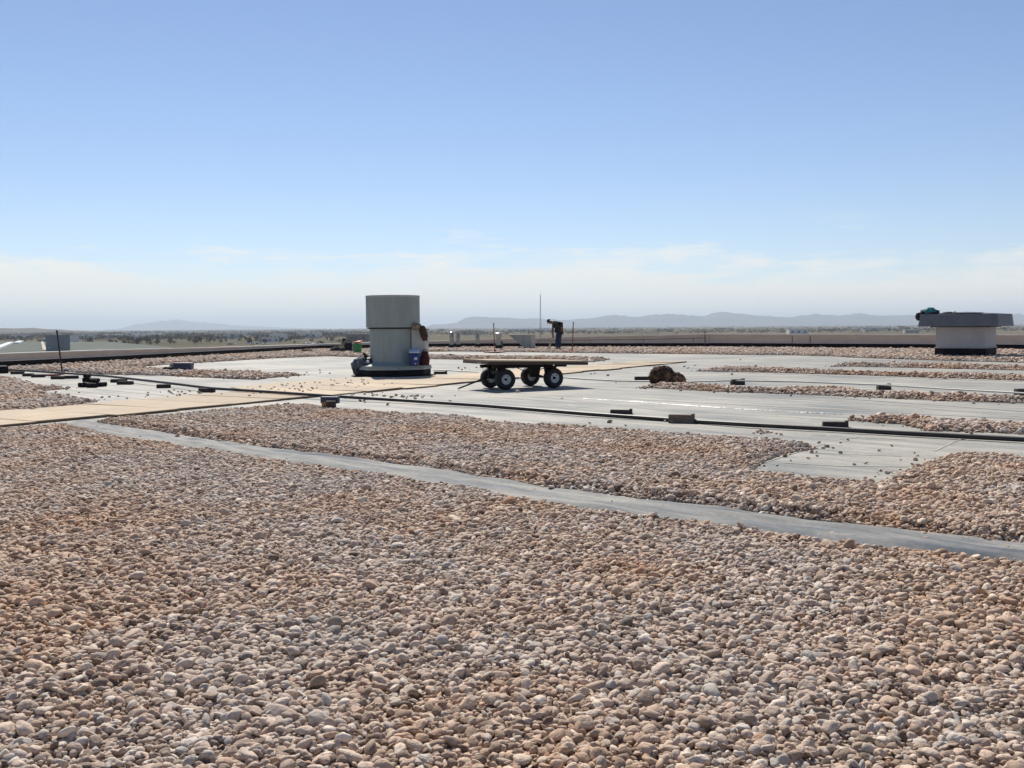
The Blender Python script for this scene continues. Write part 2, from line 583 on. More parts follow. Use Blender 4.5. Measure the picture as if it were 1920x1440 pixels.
# parapets: each wall a thing of wall panels, coping and black base flashing
def parapet(name, pts, inward, heights, flash, label, extra_joints=()):
    base = thing(name, (0, 0, 0), label, 'wall')
    th = .28
    n = len(pts)
    for i in range(n - 1):
        a, b = pts[i], pts[i + 1]
        d = (b - a); ln = d.length; d.normalize()
        inn = inward[i]
        k = max(1, round(ln / 7.5))
        for j in range(k):
            t0, t1 = j / k, (j + 1) / k
            p, q = a.lerp(b, t0), a.lerp(b, t1)
            if j:
                p = p + d * .006
            if j < k - 1:
                q = q - d * .006
            h0 = heights[i] + (heights[i + 1] - heights[i]) * t0
            h1 = heights[i] + (heights[i + 1] - heights[i]) * t1
            w = MB()
            o2 = -inn * th
            w.prism([(p.x, p.y), (q.x, q.y), (q.x + o2.x, q.y + o2.y), (p.x + o2.x, p.y + o2.y)], 0.0, [h0, h1, h1, h0] if _ccw(p, q, o2) else [h0, h1, h1, h0][::-1])
            w.build('wall_panel', 'stucco', base)
            c = MB()
            pi, po = inn * .035, -inn * (th + .035)
            c.prism([(p.x + pi.x, p.y + pi.y), (q.x + pi.x, q.y + pi.y), (q.x + po.x, q.y + po.y), (p.x + po.x, p.y + po.y)],
                    [h0 + .002, h1 + .002, h1 + .002, h0 + .002] if _ccw(p, q, o2) else [h0 + .002, h1 + .002, h1 + .002, h0 + .002][::-1],
                    [h0 + .05, h1 + .05, h1 + .05, h0 + .05] if _ccw(p, q, o2) else [h0 + .05, h1 + .05, h1 + .05, h0 + .05][::-1])
            c.build('coping', 'coping', base)
            f = MB()
            f0, f1 = flash[i] + (flash[i + 1] - flash[i]) * t0, flash[i] + (flash[i + 1] - flash[i]) * t1
            i0, i1 = inn * .004, inn * .05
            zz = [f0, f1, f1, f0]
            f.prism([(p.x + i0.x, p.y + i0.y), (q.x + i0.x, q.y + i0.y), (q.x + i1.x, q.y + i1.y), (p.x + i1.x, p.y + i1.y)], 0.0,
                    zz if not _ccw(p, q, o2) else zz[::-1])
            f.build('base_flashing', 'black_rubber', base)
            tb = MB()
            i2 = inn * .075
            tb.prism([(p.x + i0.x, p.y + i0.y), (q.x + i0.x, q.y + i0.y), (q.x + i2.x, q.y + i2.y), (p.x + i2.x, p.y + i2.y)],
                     [z + .003 for z in (zz if not _ccw(p, q, o2) else zz[::-1])], [z + .03 for z in (zz if not _ccw(p, q, o2) else zz[::-1])])
            tb.build('termination_bar', 'coping', base)
    return base


def _ccw(p, q, o):
    return (q.x - p.x) * o.y - (q.y - p.y) * o.x > 0


def perp_in(a, b):
    d = (b - a).normalized()
    n = Vector((-d.y, d.x, 0))
    c = Vector((2, 25, 0))
    return n if n.dot(c - a) > 0 else -n


pl = [C_N, WALL[0], WALL[1], WALL[2], C_L]
parapet('parapet_wall', pl, [perp_in(pl[i], pl[i + 1]) for i in range(4)], [.58, .50, .49, .40, .32], [.27, .27, .27, .27, .27],
        'low stucco parapet overlooking the long lower roof with grey penthouse')
pb = [C_L, g(850, 652.7), g(1100, 652.7), C_B]
pb[0] = pb[0] + (pb[1] - pb[0]).normalized() * .02
parapet('parapet_wall', pb, [perp_in(pb[i], pb[i + 1]) for i in range(3)], [.32, .45, .68, .80], [.27, .31, .31, .30],
        'low stucco parapet behind the row of pipe vents and the bending worker')
pr = [C_B + (R_E - C_B).normalized() * .02, R_E, C_R]
wall_r = parapet('parapet_wall', pr, [perp_in(pr[i], pr[i + 1]) for i in range(2)], [.80, .75, .75], [.31, .31, .31],
                 'tan stucco parapet running behind the hooded roof vent')
# red sealed joints and a lightning rod at the wall corner
dr_ = (R_E - C_B).normalized(); ir_ = perp_in(C_B, R_E)
for s in (5.2, 6.25):
    p = C_B + dr_ * s + ir_ * .012
    MB().box((p.x, p.y, .50), (.035, .02, .46), math.atan2(dr_.y, dr_.x)).build('sealant_joint', 'rust_pole', wall_r)
p = C_B + Vector((-.35, -.42, 0))
rod = thing('lightning_rod', (p.x, p.y, 0), 'thin upright rod with red foot at the corner of the two stucco parapets', 'rod')
MB().tube([(0, 0, .05), (0, 0, 1.08)], .018, 6).build('rod', 'dark_pole', rod)
MB().lathe([(.09, 0), (.07, .05), (.02, .07)], 10).build('foot', 'red_paint', rod)
MB().box((.02, .05, .62), (.05, .02, .45)).build('red_tape', 'red_paint', rod)
# wire strung along the back parapet on small posts
wire = thing('guard_wire', (0, 0, 0), 'dark wire strung on thin posts in front of the back parapet', 'wire')
wp = [g(x, 653.4) for x in (1010, 1107, 1207, 1300)]
tops = [.50, .52, .54, .60]
MB().tube([(p.x, p.y, z) for p, z in zip(wp, tops)] + [(rod.location.x, rod.location.y, .62)], .014, 5).build('wire', 'black_steel', wire)
for p, z in zip(wp, tops):
    MB().tube([(p.x, p.y, 0), (p.x, p.y, z + .03)], .012, 5).build('post', 'dark_pole', wire)

# ------------------------------------------------------------------ sheet seams, dust patch, foreground strip
seam_rows = [[(1095, 747.5), (1200, 754), (1300, 761.5), (1400, 768), (1500, 774), (1580, 777)]]


def ribbon(pts, w, z, h=.004, wob=0.0, seed=0):
    """Narrow sheet lying along a path, slightly lumpy."""
    P = []
    for i in range(len(pts) - 1):
        a, b = pts[i], pts[i + 1]
        k = max(2, int((b - a).length / .12))
        P += [a.lerp(b, j / k) for j in range(k)]
    P.append(pts[-1])
    vs, fs = [], []
    m = 5
    for i, p in enumerate(P):
        d = (P[min(i + 1, len(P) - 1)] - P[max(i - 1, 0)]).normalized()
        n = Vector((-d.y, d.x, 0))
        for j in range(m):
            u = j / (m - 1) - .5
            q = p + n * (w * u)
            zz = z + h * (1 - (2 * u) ** 4) + wob * max(0, mnoise.noise(Vector((q.x * 7 + seed, q.y * 7, 0)))) * (1 - abs(2 * u))
            vs.append((q.x, q.y, zz))
    for i in range(len(P) - 1):
        for j in range(m - 1):
            a = i * m + j
            fs.append((a, a + 1, a + m + 1, a + m))
    return MB().add(vs, fs)


mat('seam_shiny', (.30, .31, .31), .45, .25, 9, bump=.9, bscale=12, coords='World')
mat('seam_dark', (.155, .16, .155), .6, .25, 3, coords='World')
mat('seam_pale', (.41, .385, .335), .8, .2, 2, coords='World')
ribbon(gp(seam_rows[0]), .055, .004, .006, .03, 3).build('membrane_seam', 'seam_shiny', roof, 180)
for pts, w, m in (
        ([(1500, 742), (1920, 772)], .05, 'seam_dark'), ([(1300, 737), (1640, 757), (1920, 782)], .04, 'seam_pale'),
        ([(1130, 689.5), (1299, 697), (1920, 716)], .06, 'seam_dark'), ([(1290, 672), (1920, 678.5)], .07, 'seam_dark'),
        ([(700, 747), (1120, 778), (1560, 806)], .04, 'seam_pale'), ([(700, 712), (560, 703), (380, 690)], .06, 'seam_dark'),
        ([(180, 730), (310, 742)], .05, 'seam_dark'), ([(240, 745), (100, 727), (20, 716)], .04, 'seam_pale'),
        ([(1545, 832), (1420, 872)], .03, 'seam_pale'), ([(1752, 846), (1790, 828), (1812, 822)], .03, 'seam_pale'), ([(1575, 824), (1611, 820.5), (1700, 825)], .025, 'seam_pale'),
        ([(1470, 868), (1570, 874), (1700, 876)], .035, 'seam_pale'), ([(1520, 850), (1690, 856)], .02, 'seam_pale'),
        ([(860, 733), (1010, 744), (1300, 776)], .04, 'seam_dark'), ([(660, 672), (480, 680), (330, 690)], .05, 'seam_dark')):
    ribbon(gp(pts), w, .003, .003).build('membrane_seam', m, roof)

pd = (g(1920, 824) - g(612, 742)).normalized(); pn = Vector((-pd.y, pd.x, 0))
for k_, w in ((1, .05), (2, .06), (4, .05), (5.3, .07), (7, .06), (8.6, .07), (10.4, .07)):       # laps of the roofing sheets
    c_ = g(1100, 776) + pn * (2.9 * k_)
    ribbon([c_ - pd * 16, c_ + pd * 3, c_ + pd * 22], w, .0022, .0025).build('membrane_seam', 'seam_dark' if k_ != 4 else 'seam_pale', roof)

STRIP_FAR = [(60, 781), (173, 793), (247, 802), (317, 813), (400, 827), (460, 835), (533, 847), (627, 857), (693, 868), (743, 870), (793, 880),
             (877, 892), (943, 900), (1010, 913), (1093, 922), (1140, 926), (1221, 938), (1302, 944), (1367, 957), (1485, 971), (1566, 979),
             (1640, 991), (1729, 1003), (1810, 1013), (1920, 1022), (2200, 1064), (2700, 1136)]
STRIP_NEAR = [(122, 795), (167, 803), (233, 818), (300, 827), (350, 837), (433, 845), (500, 857), (560, 867), (610, 873), (660, 880), (760, 892),
              (810, 903), (860, 908), (910, 915), (977, 930), (1027, 940), (1093, 950), (1140, 954), (1241, 969), (1335, 977), (1420, 989),
              (1493, 1001), (1566, 1011), (1648, 1022), (1749, 1028), (1831, 1040), (1920, 1048), (2200, 1092), (2700, 1168)]
fx, fy = zip(*STRIP_FAR); nx_, ny_ = zip(*STRIP_NEAR)
cl_ = [g(x, .34 * np.interp(x, fx, fy) + .66 * np.interp(x, nx_, ny_)) for x in (130, 300, 520, 760, 1000, 1240, 1480, 1720, 1920, 2200, 2700)]
vs_, fs_ = [], []
nv = 18
P_ = []
for i in range(len(cl_) - 1):
    k = max(2, int((cl_[i + 1] - cl_[i]).length / .035))
    P_ += [cl_[i].lerp(cl_[i + 1], j / k) for j in range(k)]
s_ = 0.0
for i, p in enumerate(P_):
    d = (P_[min(i + 4, len(P_) - 1)] - P_[max(i - 4, 0)]).normalized()
    nn = Vector((-d.y, d.x, 0))
    s_ += .035
    for j in range(nv + 1):
        w = (j / nv - .5) * .62 + .02 * mnoise.noise(Vector((s_ * 1.7, 3, 0)))
        q = p + nn * w
        fold = abs(mnoise.noise(Vector((s_ * .9 + w * 2.2, w * 7.0, 4.0)))) * .045 + mnoise.noise(Vector((s_ * 3.1 + w * 4, w * 12.0, 9.0))) * .014
        vs_.append((q.x, q.y, .004 + (.012 + max(fold, -.01)) * min(1, (.5 - abs(j / nv - .5)) * 8)))
for i in range(len(P_) - 1):
    for j in range(nv):
        a = i * (nv + 1) + j
        fs_.append((a, a + 1, a + nv + 2, a + nv + 1))
MB().add(vs_, fs_).build('exposed_sheet', 'membrane_strip', roof, 180)['label'] = 'dark wrinkled strip of bare membrane between two gravel beds'

# ------------------------------------------------------------------ gravel
N_VAR = 28


def stone_meshes():
    out = []
    for k in range(N_VAR):
        bm = bmesh.new()
        bmesh.ops.create_icosphere(bm, subdivisions=3 if k < 20 else 3, radius=1)
        r_ = np.random.default_rng(100 + k)
        V = np.array([v.co[:] for v in bm.verts])
        V /= np.linalg.norm(V, axis=1)[:, None]
        npl = r_.integers(6, 13)
        Nn = r_.normal(size=(npl, 3)); Nn /= np.linalg.norm(Nn, axis=1)[:, None]
        dd = r_.uniform(.52, .95, npl)
        dots = np.clip(V @ Nn.T, 1e-3, None)
        rad = dd[None, :] / dots
        p = r_.uniform(9, 30)                                   # soft minimum: rounder for small p
        rad = (np.sum(rad ** -p, axis=1) + 1.0) ** (-1 / p)
        off = Vector(r_.uniform(-50, 50, 3))
        nn = np.array([mnoise.fractal(Vector(v) * 1.5 + off, 1.0, 2.0, 3) for v in V])
        rad = rad * (1 + .09 * nn)
        P = V * rad[:, None]
        sx, sy, sz = 1.0, r_.uniform(.62, .92), r_.uniform(.40, .72)
        P *= np.array([sx, sy, sz])
        P /= np.abs(P[:, 0]).max()
        for v, q in zip(bm.verts, P):
            v.co = q
        me = bpy.data.meshes.new('stone')
        bm.to_mesh(me); bm.free()
        me.materials.append(MATS['river_stone'])
        for f in me.polygons:
            f.use_smooth = True
        out.append(me)
    return out


STONES = stone_meshes()
proto_objs = []          # the first individual stones: the gravel scatter borrows their meshes


def in_poly(P, poly):
    x, y = P[:, 0], P[:, 1]
    inside = np.zeros(len(P), bool)
    dist = np.full(len(P), 1e9)
    n = len(poly)
    for i in range(n):
        x0, y0 = poly[i]; x1, y1 = poly[(i + 1) % n]
        c = ((y0 > y) != (y1 > y)) & (x < (x1 - x0) * (y - y0) / (y1 - y0 + 1e-12) + x0)
        inside ^= c
        dx, dy = x1 - x0, y1 - y0
        L2 = dx * dx + dy * dy + 1e-12
        t = np.clip(((x - x0) * dx + (y - y0) * dy) / L2, 0, 1)
        dist = np.minimum(dist, np.hypot(x - (x0 + t * dx), y - (y0 + t * dy)))
    return inside, dist


def scatter(poly, dens, size, thick, taper, layers=3, rag=.06):
    """Stones in a heap: (pos, rot, scale, variant). dens per m2 and layer, thick: height of the bed."""
    poly = np.array([(p[0], p[1]) for p in poly])
    lo, hi = poly.min(0) - .2, poly.max(0) + .2
    lo = np.maximum(lo, (-45, .4)); hi = np.minimum(hi, (45, 75))
    pos, rot, scl, idx = [], [], [], []
    st = 1 / math.sqrt(dens)
    for layer in range(layers):
        nx, ny = int((hi[0] - lo[0]) / st) + 1, int((hi[1] - lo[1]) / st) + 1
        X, Y = np.meshgrid(lo[0] + st * np.arange(nx), lo[1] + st * np.arange(ny))
        X = X + (np.arange(ny) % 2)[:, None] * st * .5
        P = np.stack([X.ravel(), Y.ravel()], 1) + rng.uniform(-.46, .46, (nx * ny, 2)) * st
        keep = (np.abs(P[:, 0]) < .525 * P[:, 1] * 1.10 + 1.1)
        P = P[keep]
        ins, d = in_poly(P, poly)
        sd_ = np.where(ins, d, -d)
        n = len(P)
        wob = np.array([mnoise.noise(Vector((p[0] * 2.3, p[1] * 2.3, 5.0))) for p in P]) * rag * 1.6 + rng.normal(0, rag * .6, n)
        sd_ = sd_ + wob
        # upper layers start further from the edge; single stones have rolled off the heap
        ok = sd_ > layer * taper * .5
        if layer == 0:
            ok |= (sd_ > -.45) & (rng.random(n) < .045 * np.exp(np.minimum(sd_, 0) / .12))
        h = thick * (layer + .5) / layers
        P, sd_ = P[ok], sd_[ok]
        n = len(P)
        s = np.exp(rng.normal(0, .36, n)) * size
        s = np.clip(s, size * .45, size * 2.1)
        big = rng.random(n) < .02
        s[big] *= 1.5
        edge = np.clip(sd_ / max(taper, 1e-3), 0, 1)
        z = s * .22 + (h - thick / layers * .5) * edge + rng.uniform(0, thick / layers, n) * edge
        pos.append(np.column_stack([P, z]))
        r = np.column_stack([np.clip(rng.normal(0, .38, n), -.8, .8), np.clip(rng.normal(0, .38, n), -.8, .8), rng.uniform(0, 6.283, n)])
        rot.append(r)
        q = s[:, None] * .5 * np.column_stack([rng.uniform(.9, 1.2, n), rng.uniform(.85, 1.15, n), rng.uniform(.85, 1.2, n)])
        scl.append(q)
        idx.append(rng.integers(0, N_VAR, n))
    return np.concatenate(pos), np.concatenate(rot), np.concatenate(scl), np.concatenate(idx)


def scatter_group():
    ng = bpy.data.node_groups.new('gravel_scatter', 'GeometryNodeTree')
    ng.interface.new_socket('Geometry', in_out='INPUT', socket_type='NodeSocketGeometry')
    ng.interface.new_socket('Geometry', in_out='OUTPUT', socket_type='NodeSocketGeometry')
    N, L = ng.nodes.new, ng.links.new
    gi, go = N('NodeGroupInput'), N('NodeGroupOutput')
    iop = N('GeometryNodeInstanceOnPoints')
    join = N('GeometryNodeJoinGeometry')
    for o in reversed(proto_objs):
        oi = N('GeometryNodeObjectInfo'); oi.transform_space = 'ORIGINAL'
        oi.inputs['Object'].default_value = o
        oi.inputs['As Instance'].default_value = False
        gti = N('GeometryNodeGeometryToInstance')
        L(oi.outputs['Geometry'], gti.inputs[0]); L(gti.outputs[0], join.inputs[0])

    def attr(name, t):
        a = N('GeometryNodeInputNamedAttribute'); a.data_type = t; a.inputs['Name'].default_value = name
        return a.outputs['Attribute']
    L(gi.outputs[0], iop.inputs['Points'])
    L(join.outputs[0], iop.inputs['Instance'])
    iop.inputs['Pick Instance'].default_value = True
    L(attr('variant', 'INT'), iop.inputs['Instance Index'])
    e2r = N('FunctionNodeEulerToRotation')
    L(attr('turn', 'FLOAT_VECTOR'), e2r.inputs[0])
    L(e2r.outputs[0], iop.inputs['Rotation'])
    L(attr('size', 'FLOAT_VECTOR'), iop.inputs['Scale'])
    L(iop.outputs[0], go.inputs[0])
    return ng


GRAVEL_NG = None


def gravel_object(data, parent, name='gravel', label=None):
    pos, rot, scl, idx = data
    me = bpy.data.meshes.new(name)
    me.vertices.add(len(pos))
    me.vertices.foreach_set('co', pos.astype(np.float32).ravel())
    for nm, t, arr in (('turn', 'FLOAT_VECTOR', rot), ('size', 'FLOAT_VECTOR', scl)):
        at = me.attributes.new(nm, t, 'POINT')
        at.data.foreach_set('vector', arr.astype(np.float32).ravel())
    at = me.attributes.new('variant', 'INT', 'POINT')
    at.data.foreach_set('value', idx.astype(np.int32))
    me.materials.append(MATS['river_stone'])
    o = bpy.data.objects.new(name, me)
    col.objects.link(o)
    o.parent = parent
    md = o.modifiers.new('scatter', 'NODES'); md.node_group = GRAVEL_NG
    o['kind'] = 'stuff'
    if label:
        o['label'] = label
    return o


def stone_object(name, p, r, s, k, parent=None):
    o = bpy.data.objects.new(name, STONES[k])
    col.objects.link(o)
    o.location = p; o.rotation_euler = r; o.scale = s
    if parent is not None:
        o.parent = parent
    return o


bed_no = 0


def bed(poly, dens, size, thick, taper, layers, label, singles=0, rag=.06):
    global GRAVEL_NG, bed_no
    pts = [Vector((p[0], p[1], 0)) for p in poly]
    bed_no += 1
    zb = .004 + .0007 * bed_no
    base = MB().add([(p.x, p.y, zb) for p in pts], [tuple(range(len(pts)))]).build('gravel_bed', 'gravel_fines')
    base.data.name = 'gravel_bed'
    struct(base, label)
    pos, rot, scl, idx = scatter(poly, dens, size, thick, taper, layers, rag)
    if singles:
        # the stones that show largest: top layer, inside the picture, nearest to the eye
        n = len(pos)
        vis = (np.abs(pos[:, 0]) < .51 * pos[:, 1]) & (pos[:, 2] > thick * .62)
        if singles and poly is BED1:
            vis &= pos[:, 1] > 2.95
        dist = np.where(vis, np.hypot(pos[:, 0], pos[:, 1]) / scl.max(1), 1e9)
        pick = np.argsort(dist)[:singles]
        for i in pick:
            k = int(idx[i])
            o = stone_object('stone', pos[i], rot[i], scl[i], k, base)
            if len(proto_objs) < N_VAR:
                pass
        keep = np.ones(n, bool); keep[pick] = False
        pos, rot, scl, idx = pos[keep], rot[keep], scl[keep], idx[keep]
    if GRAVEL_NG is None:
        have = {}
        for o in base.children:
            have.setdefault(o.data.name, o)
        for me in STONES:
            proto_objs.append(have[me.name])
        GRAVEL_NG = scatter_group()
    gravel_object((pos, rot, scl, idx), base)
    return base


BED1 = gt([(-420, 870), (0, 803), (60, 798), (115, 794)] + STRIP_NEAR[1:], .05) + [Vector((7.2, 2.6, 0)), Vector((5.2, .6, 0)), Vector((-4.2, .6, 0)), Vector((-9.5, 9.5, 0))]
bed(BED1, 1950, .0310, .050, .08, 3, 'broad bed of tan river stones before the dark bare strip', 300, .025)
BED2 = gp([(178, 793)] + STRIP_FAR[2:]) + gp([(2700, 1060)]) + gt([(2500, 950), (2200, 905), (1920, 856), (1871, 851), (1825, 847), (1800, 849)], .05) + gp([(1778, 857), (1692, 888)]) + gt([(1640, 902), (1540, 897),
          (1440, 883), (1388, 872)], .05) + gp([(1466, 853)]) + gt([(1532, 832), (1465, 823), (1343, 816), (1221, 808), (1140, 802), (1093, 797), (993, 794), (927, 789),
          (893, 782), (827, 776), (760, 775), (710, 770), (637, 766), (583, 757), (527, 758), (467, 764), (383, 770), (320, 777), (250, 780)], .055)
bed(BED2, 1550, .0338, .058, .10, 3, 'bed of reddish river stones between the bare strip and the long black pipe', 300, .025)
bed(gt([(-160, 712), (0, 705), (31, 710), (83, 724.6)], .05) + gp([(131, 729), (79, 733)]) + gt([(62, 736), (125, 743)], .04) + gp([(192, 757), (104, 765), (67, 769), (-160, 790)]),
    700, .050, .06, .12, 3, 'bed of river stones beside the plywood walkway and scattered support blocks', rag=.05)
bed(gt([(1600, 783), (1644, 779), (1698, 782), (1800, 788), (1920, 795), (2150, 808)], .045) + gp([(2150, 830), (1920, 814), (1860, 811), (1752, 808), (1687, 795)]),
    600, .052, .055, .14, 3, 'small ragged bed of pale stones beyond the long black pipe', rag=.09)
bed(gt([(1205, 722), (1228, 718), (1292, 718), (1399, 726), (1484, 726), (1570, 724), (1634, 733), (1741, 736), (1920, 743.5), (2150, 757)], .07) + gp([(2150, 772), (1920, 756), (1783, 752),
        (1612, 744.6), (1484, 739), (1356, 735), (1271, 730.5), (1220, 727.6)]), 560, .054, .07, .22, 3,
    'long ridge of swept stones running from the brown shaggy heap', rag=.08)
bed(gt([(1309, 693), (1356, 688.5), (1420, 690), (1527, 694), (1655, 699), (1783, 701), (1920, 705), (2150, 714)], .05) + gp([(2150, 724), (1920, 713.5), (1741, 708), (1570, 702), (1399, 697.7)]),
    520, .056, .08, .25, 3, 'middle ridge of swept reddish stones on the bare membrane', rag=.10)
bed(gt([(1553, 685.5), (1591, 682), (1698, 682), (1920, 688), (2150, 697)], .045) + gp([(2150, 704), (1920, 694.5), (1741, 690.5), (1591, 687)]),
    480, .058, .085, .25, 3, 'short ridge of swept stones before the hooded roof vent', rag=.10)
ir1, ir2 = perp_in(C_B, R_E) * .06, perp_in(pb[1], pb[2]) * .06
bed([Vector((C_L.x + 5.5, C_L.y - 1.2, 0))] + [p + ir2 for p in gp([(850, 652.7), (1100, 652.7), (1330, 652.7)])] + [g(1900, 657.8) + ir1, g(2150, 659.5), g(2150, 690)] +
    gp([(1920, 680), (1700, 674), (1600, 670.5), (1560, 668.0), (1500, 666.5), (1300, 664), (1100, 662), (1000, 660.5), (850, 659), (760, 660)]),
    230, .078, .06, .4, 2, 'strip of pale stones along the foot of the back parapets', rag=.12)
il = perp_in(WALL[0], WALL[1]) * .06
bed([p + il for p in (WALL[0] - left_dir * 3, WALL[0], WALL[1], WALL[2])] + [C_L + il + Vector((0, -.3, 0)), Vector((C_L.x + 6, C_L.y - 1.3, 0))] +
    gp([(720, 666), (690, 670), (612, 668), (508, 672), (404, 678.5), (300, 684.5), (223, 690.5)]) + gt([(300, 691), (383, 694.5), (477, 697), (529, 700.5)], .05) + gp([(567, 703.5), (473, 712),
        (383, 708), (300, 704), (187, 702), (117, 696.5), (62, 694), (21, 697), (-60, 700)]),
    300, .070, .06, .3, 2, 'strip of stones along the low parapet above the long lower roof', rag=.12)
bed(gt([(780, 665), (900, 667.5), (1000, 668), (1060, 668.5), (1100, 669.5)], .07) + gp([(1138, 674.5), (1110, 679), (1000, 676), (900, 675), (780, 673)]),
    300, .070, .08, .35, 2, 'low ridge of swept stones behind the plywood cart', rag=.12)

# dusty patch around the plywood crossing and at the fan
dp = gp([(430, 727), (520, 718), (640, 709), (760, 706), (860, 705), (800, 722), (700, 735), (600, 743), (520, 739)])
struct(MB().add([(p.x, p.y, .0135) for p in dp], [tuple(range(len(dp)))]).build('dirt_patch', 'dirt'), 'patch of tan dirt trodden around the plywood crossing')


def loose(pts, label, grp, size=.07, zb=.0):
    for (x, y) in pts:
        p = g(x, y)
        s = size * random.uniform(.7, 1.35)
        k = random.randrange(N_VAR)
        o = stone_object('loose_stone', (p.x, p.y, zb + s * .24), (random.gauss(0, .25), random.gauss(0, .25), random.uniform(0, 6.28)), (s * .5, s * .42, s * .45), k)
        tag(o, label, 'stone', grp)


loose([(1562, 841), (1576, 831), (1590, 826), (1648, 846), (1576, 850), (1532, 856), (1516, 861), (1601, 872), (1624, 870), (1672, 837), (1714, 850), (1550, 838)],
      'loose stone lying on the dusty bare patch between the gravel arms', 'loose stones on the bare patch', .05)
loose([(1420, 811), (1425, 809), (1430, 810), (1433, 813), (1438, 812), (1446, 812), (1455, 814), (1464, 816), (1413, 813), (1419, 808), (1437, 809), (1427, 814)],
      'loose stone in the small pile beside the long black pipe', 'loose stones in a little pile by the pipe', .06)
loose([(1225, 788), (1233, 789), (1240, 788), (1247, 791), (1256, 790), (1262, 793), (1270, 793), (1278, 791)],
      'loose stone scattered under the brown block that carries the pipe', 'loose stones under the brown block', .055)
loose([(1106, 795), (1143, 793), (1173, 799), (844, 753), (1054, 748), (727, 760), (1034, 922), (157, 800), (262, 821)],
      'single stray stone on bare membrane just outside a gravel bed', 'stray stones beside the gravel beds', .075)
rn = random.Random(5)
pts = []
for _ in range(88):
    t = rn.random()
    x = 460 + 260 * t + rn.gauss(0, 22); y = 741 - 26 * t + rn.gauss(0, 5.5)
    pts.append((x, y))
loose(pts, 'loose stone littering the dirt by the plywood crossing', 'loose stones around the plywood crossing', .062, .03)
pts = [(700 + rn.gauss(0, 45), 745 + rn.gauss(0, 4.5)) for _ in range(34)] + [(775 + rn.gauss(0, 22), 744 + rn.gauss(0, 2)) for _ in range(22)]
loose(pts, 'loose stone beside the black pipe near the cart handle', 'loose stones by the pipe', .060)
pts = [(335 + rn.gauss(0, 26), 738 + rn.gauss(0, 4)) for _ in range(26)] + [(205, 745), (222, 744), (191, 746), (148, 737), (128, 741), (238, 748), (273, 745), (277, 742)]
loose(pts, 'loose stone on the light membrane beside the plywood walkway', 'loose stones by the walkway', .07)
pts = [(860, 691), (866, 694), (872, 691), (880, 693), (893, 690), (905, 691), (912, 691), (918, 690), (950, 692), (962, 691), (600, 695), (600, 700), (618, 701), (575, 699), (560, 706),
       (570, 704), (1283, 688), (1290, 691), (1303, 686), (1372, 703), (1388, 675), (1155, 718), (1276, 733), (1337, 733), (1382, 737), (1483, 743), (1108, 702), (1115, 701), (1825, 757),
       (1630, 748), (970, 736), (1140, 705)]
loose(pts, 'stray stone on open grey membrane away from the gravel', 'stray stones on the open membrane', .085)

# ------------------------------------------------------------------ plywood walkway, each sheet a thing
wo = Vector((-7.13, 13.67, 0)); wd = Vector((.512, .859, 0)).normalized(); wn = Vector((-wd.y, wd.x, 0))
ang = math.atan2(wd.y, wd.x)
t = -3.1
k = 0
while t < 26.3:
    off = rn.gauss(0, .055) + (.04 if 4 < t < 8 else 0) - (.10 if t > 13 else 0)
    width = 2.44 if t < 20 else 1.9
    rz = ang + rn.gauss(0, .014)
    c = wo + wd * (t + .61) + wn * (width / 2 + off + .02)
    o = thing('plywood_sheet', (c.x, c.y, .016 + .004 * (k % 2)), 'tan plywood sheet laid in the walkway across the roof', 'plywood', 'plywood sheets of the walkway', rz)
    o.rotation_euler = (R(rn.gauss(0, .25)), R(rn.gauss(0, .35)), rz)
    mb = MB().box((0, 0, .009 + .003), (1.2 - .006, width, .018))
    top = mb.build('panel', 'plywood', o)
    MB().box((0, -width / 2 - .012, .0), (1.2, .02, .034)).build('edge_shade_strip', 'ply_edge_shade', o)  # dark strip: shade of the near edge put into its colour
    t += 1.215 if k % 2 == 0 else 1.245
    k += 1

# ------------------------------------------------------------------ pipes
pz = [(-260, 678, .10), (0, 692, .10), (110, 699, .10), (200, 705, .10), (310, 717.5, .10), (396, 728, .09), (510, 735, .075), (612, 742, .08), (760, 751, .05), (900, 760, .045), (1100, 776, .045),
      (1230, 785, .03), (1310, 790.5, .03), (1400, 796, .045), (1541, 803.5, .04), (1700, 812.5, .04), (1920, 824, .04), (2250, 846, .04)]
pp = [g(x, y, z) for x, y, z in pz]
zs = [q[2] for q in pz]
MBp = MB().tube([(p.x, p.y, z) for p, z in zip(pp, zs)], .030, 10)
tag(MBp.build('roof_pipe', 'pipe_black', None, 60), 'long thin black pipe crossing the roof on low blocks', 'pipe')
cz = [.05, .05, .03, .02, .02, .02, .03, .10, .09, .11, .09, .11, .09]
cp = [g(q[0], q[1], z) for q, z in zip([(812, 694), (838, 694.5), (900, 698), (1000, 703.5), (1100, 711), (1160, 714), (1290, 716), (1371, 713.5), (1500, 716), (1647, 721.5), (1780, 729.5), (1915, 737), (2200, 754)], cz)]
zs = cz
tag(MB().tube([(p.x, p.y, z) for p, z in zip(cp, zs)], .016, 8).build('conduit', 'galvanised_light', None, 60), 'thin grey conduit held off the membrane by dark blocks', 'conduit')


# ------------------------------------------------------------------ sleepers and support blocks
def sleeper(x, y, L_, W_, H_, yaw, label, m='wood_dark', end=None, ridge=True, z0=.002):
    p = g(x, y)
    o = thing('support_block', (p.x, p.y, z0), label, 'block', None, R(yaw))
    MB().box((0, 0, H_ / 2), (L_, W_, H_), 0, .97).build('body', m, o, bevel=.006)
    if ridge:
        MB().box((L_ / 2 - .022, 0, H_ + .008), (.04, W_ * .92, .016)).build('raised_lip', m, o, bevel=.004)
    if end:
        MB().box((-L_ / 2 - .004, 0, H_ / 2), (.006, W_ * .86, H_ * .8)).build('cut_end', end, o)
    return o


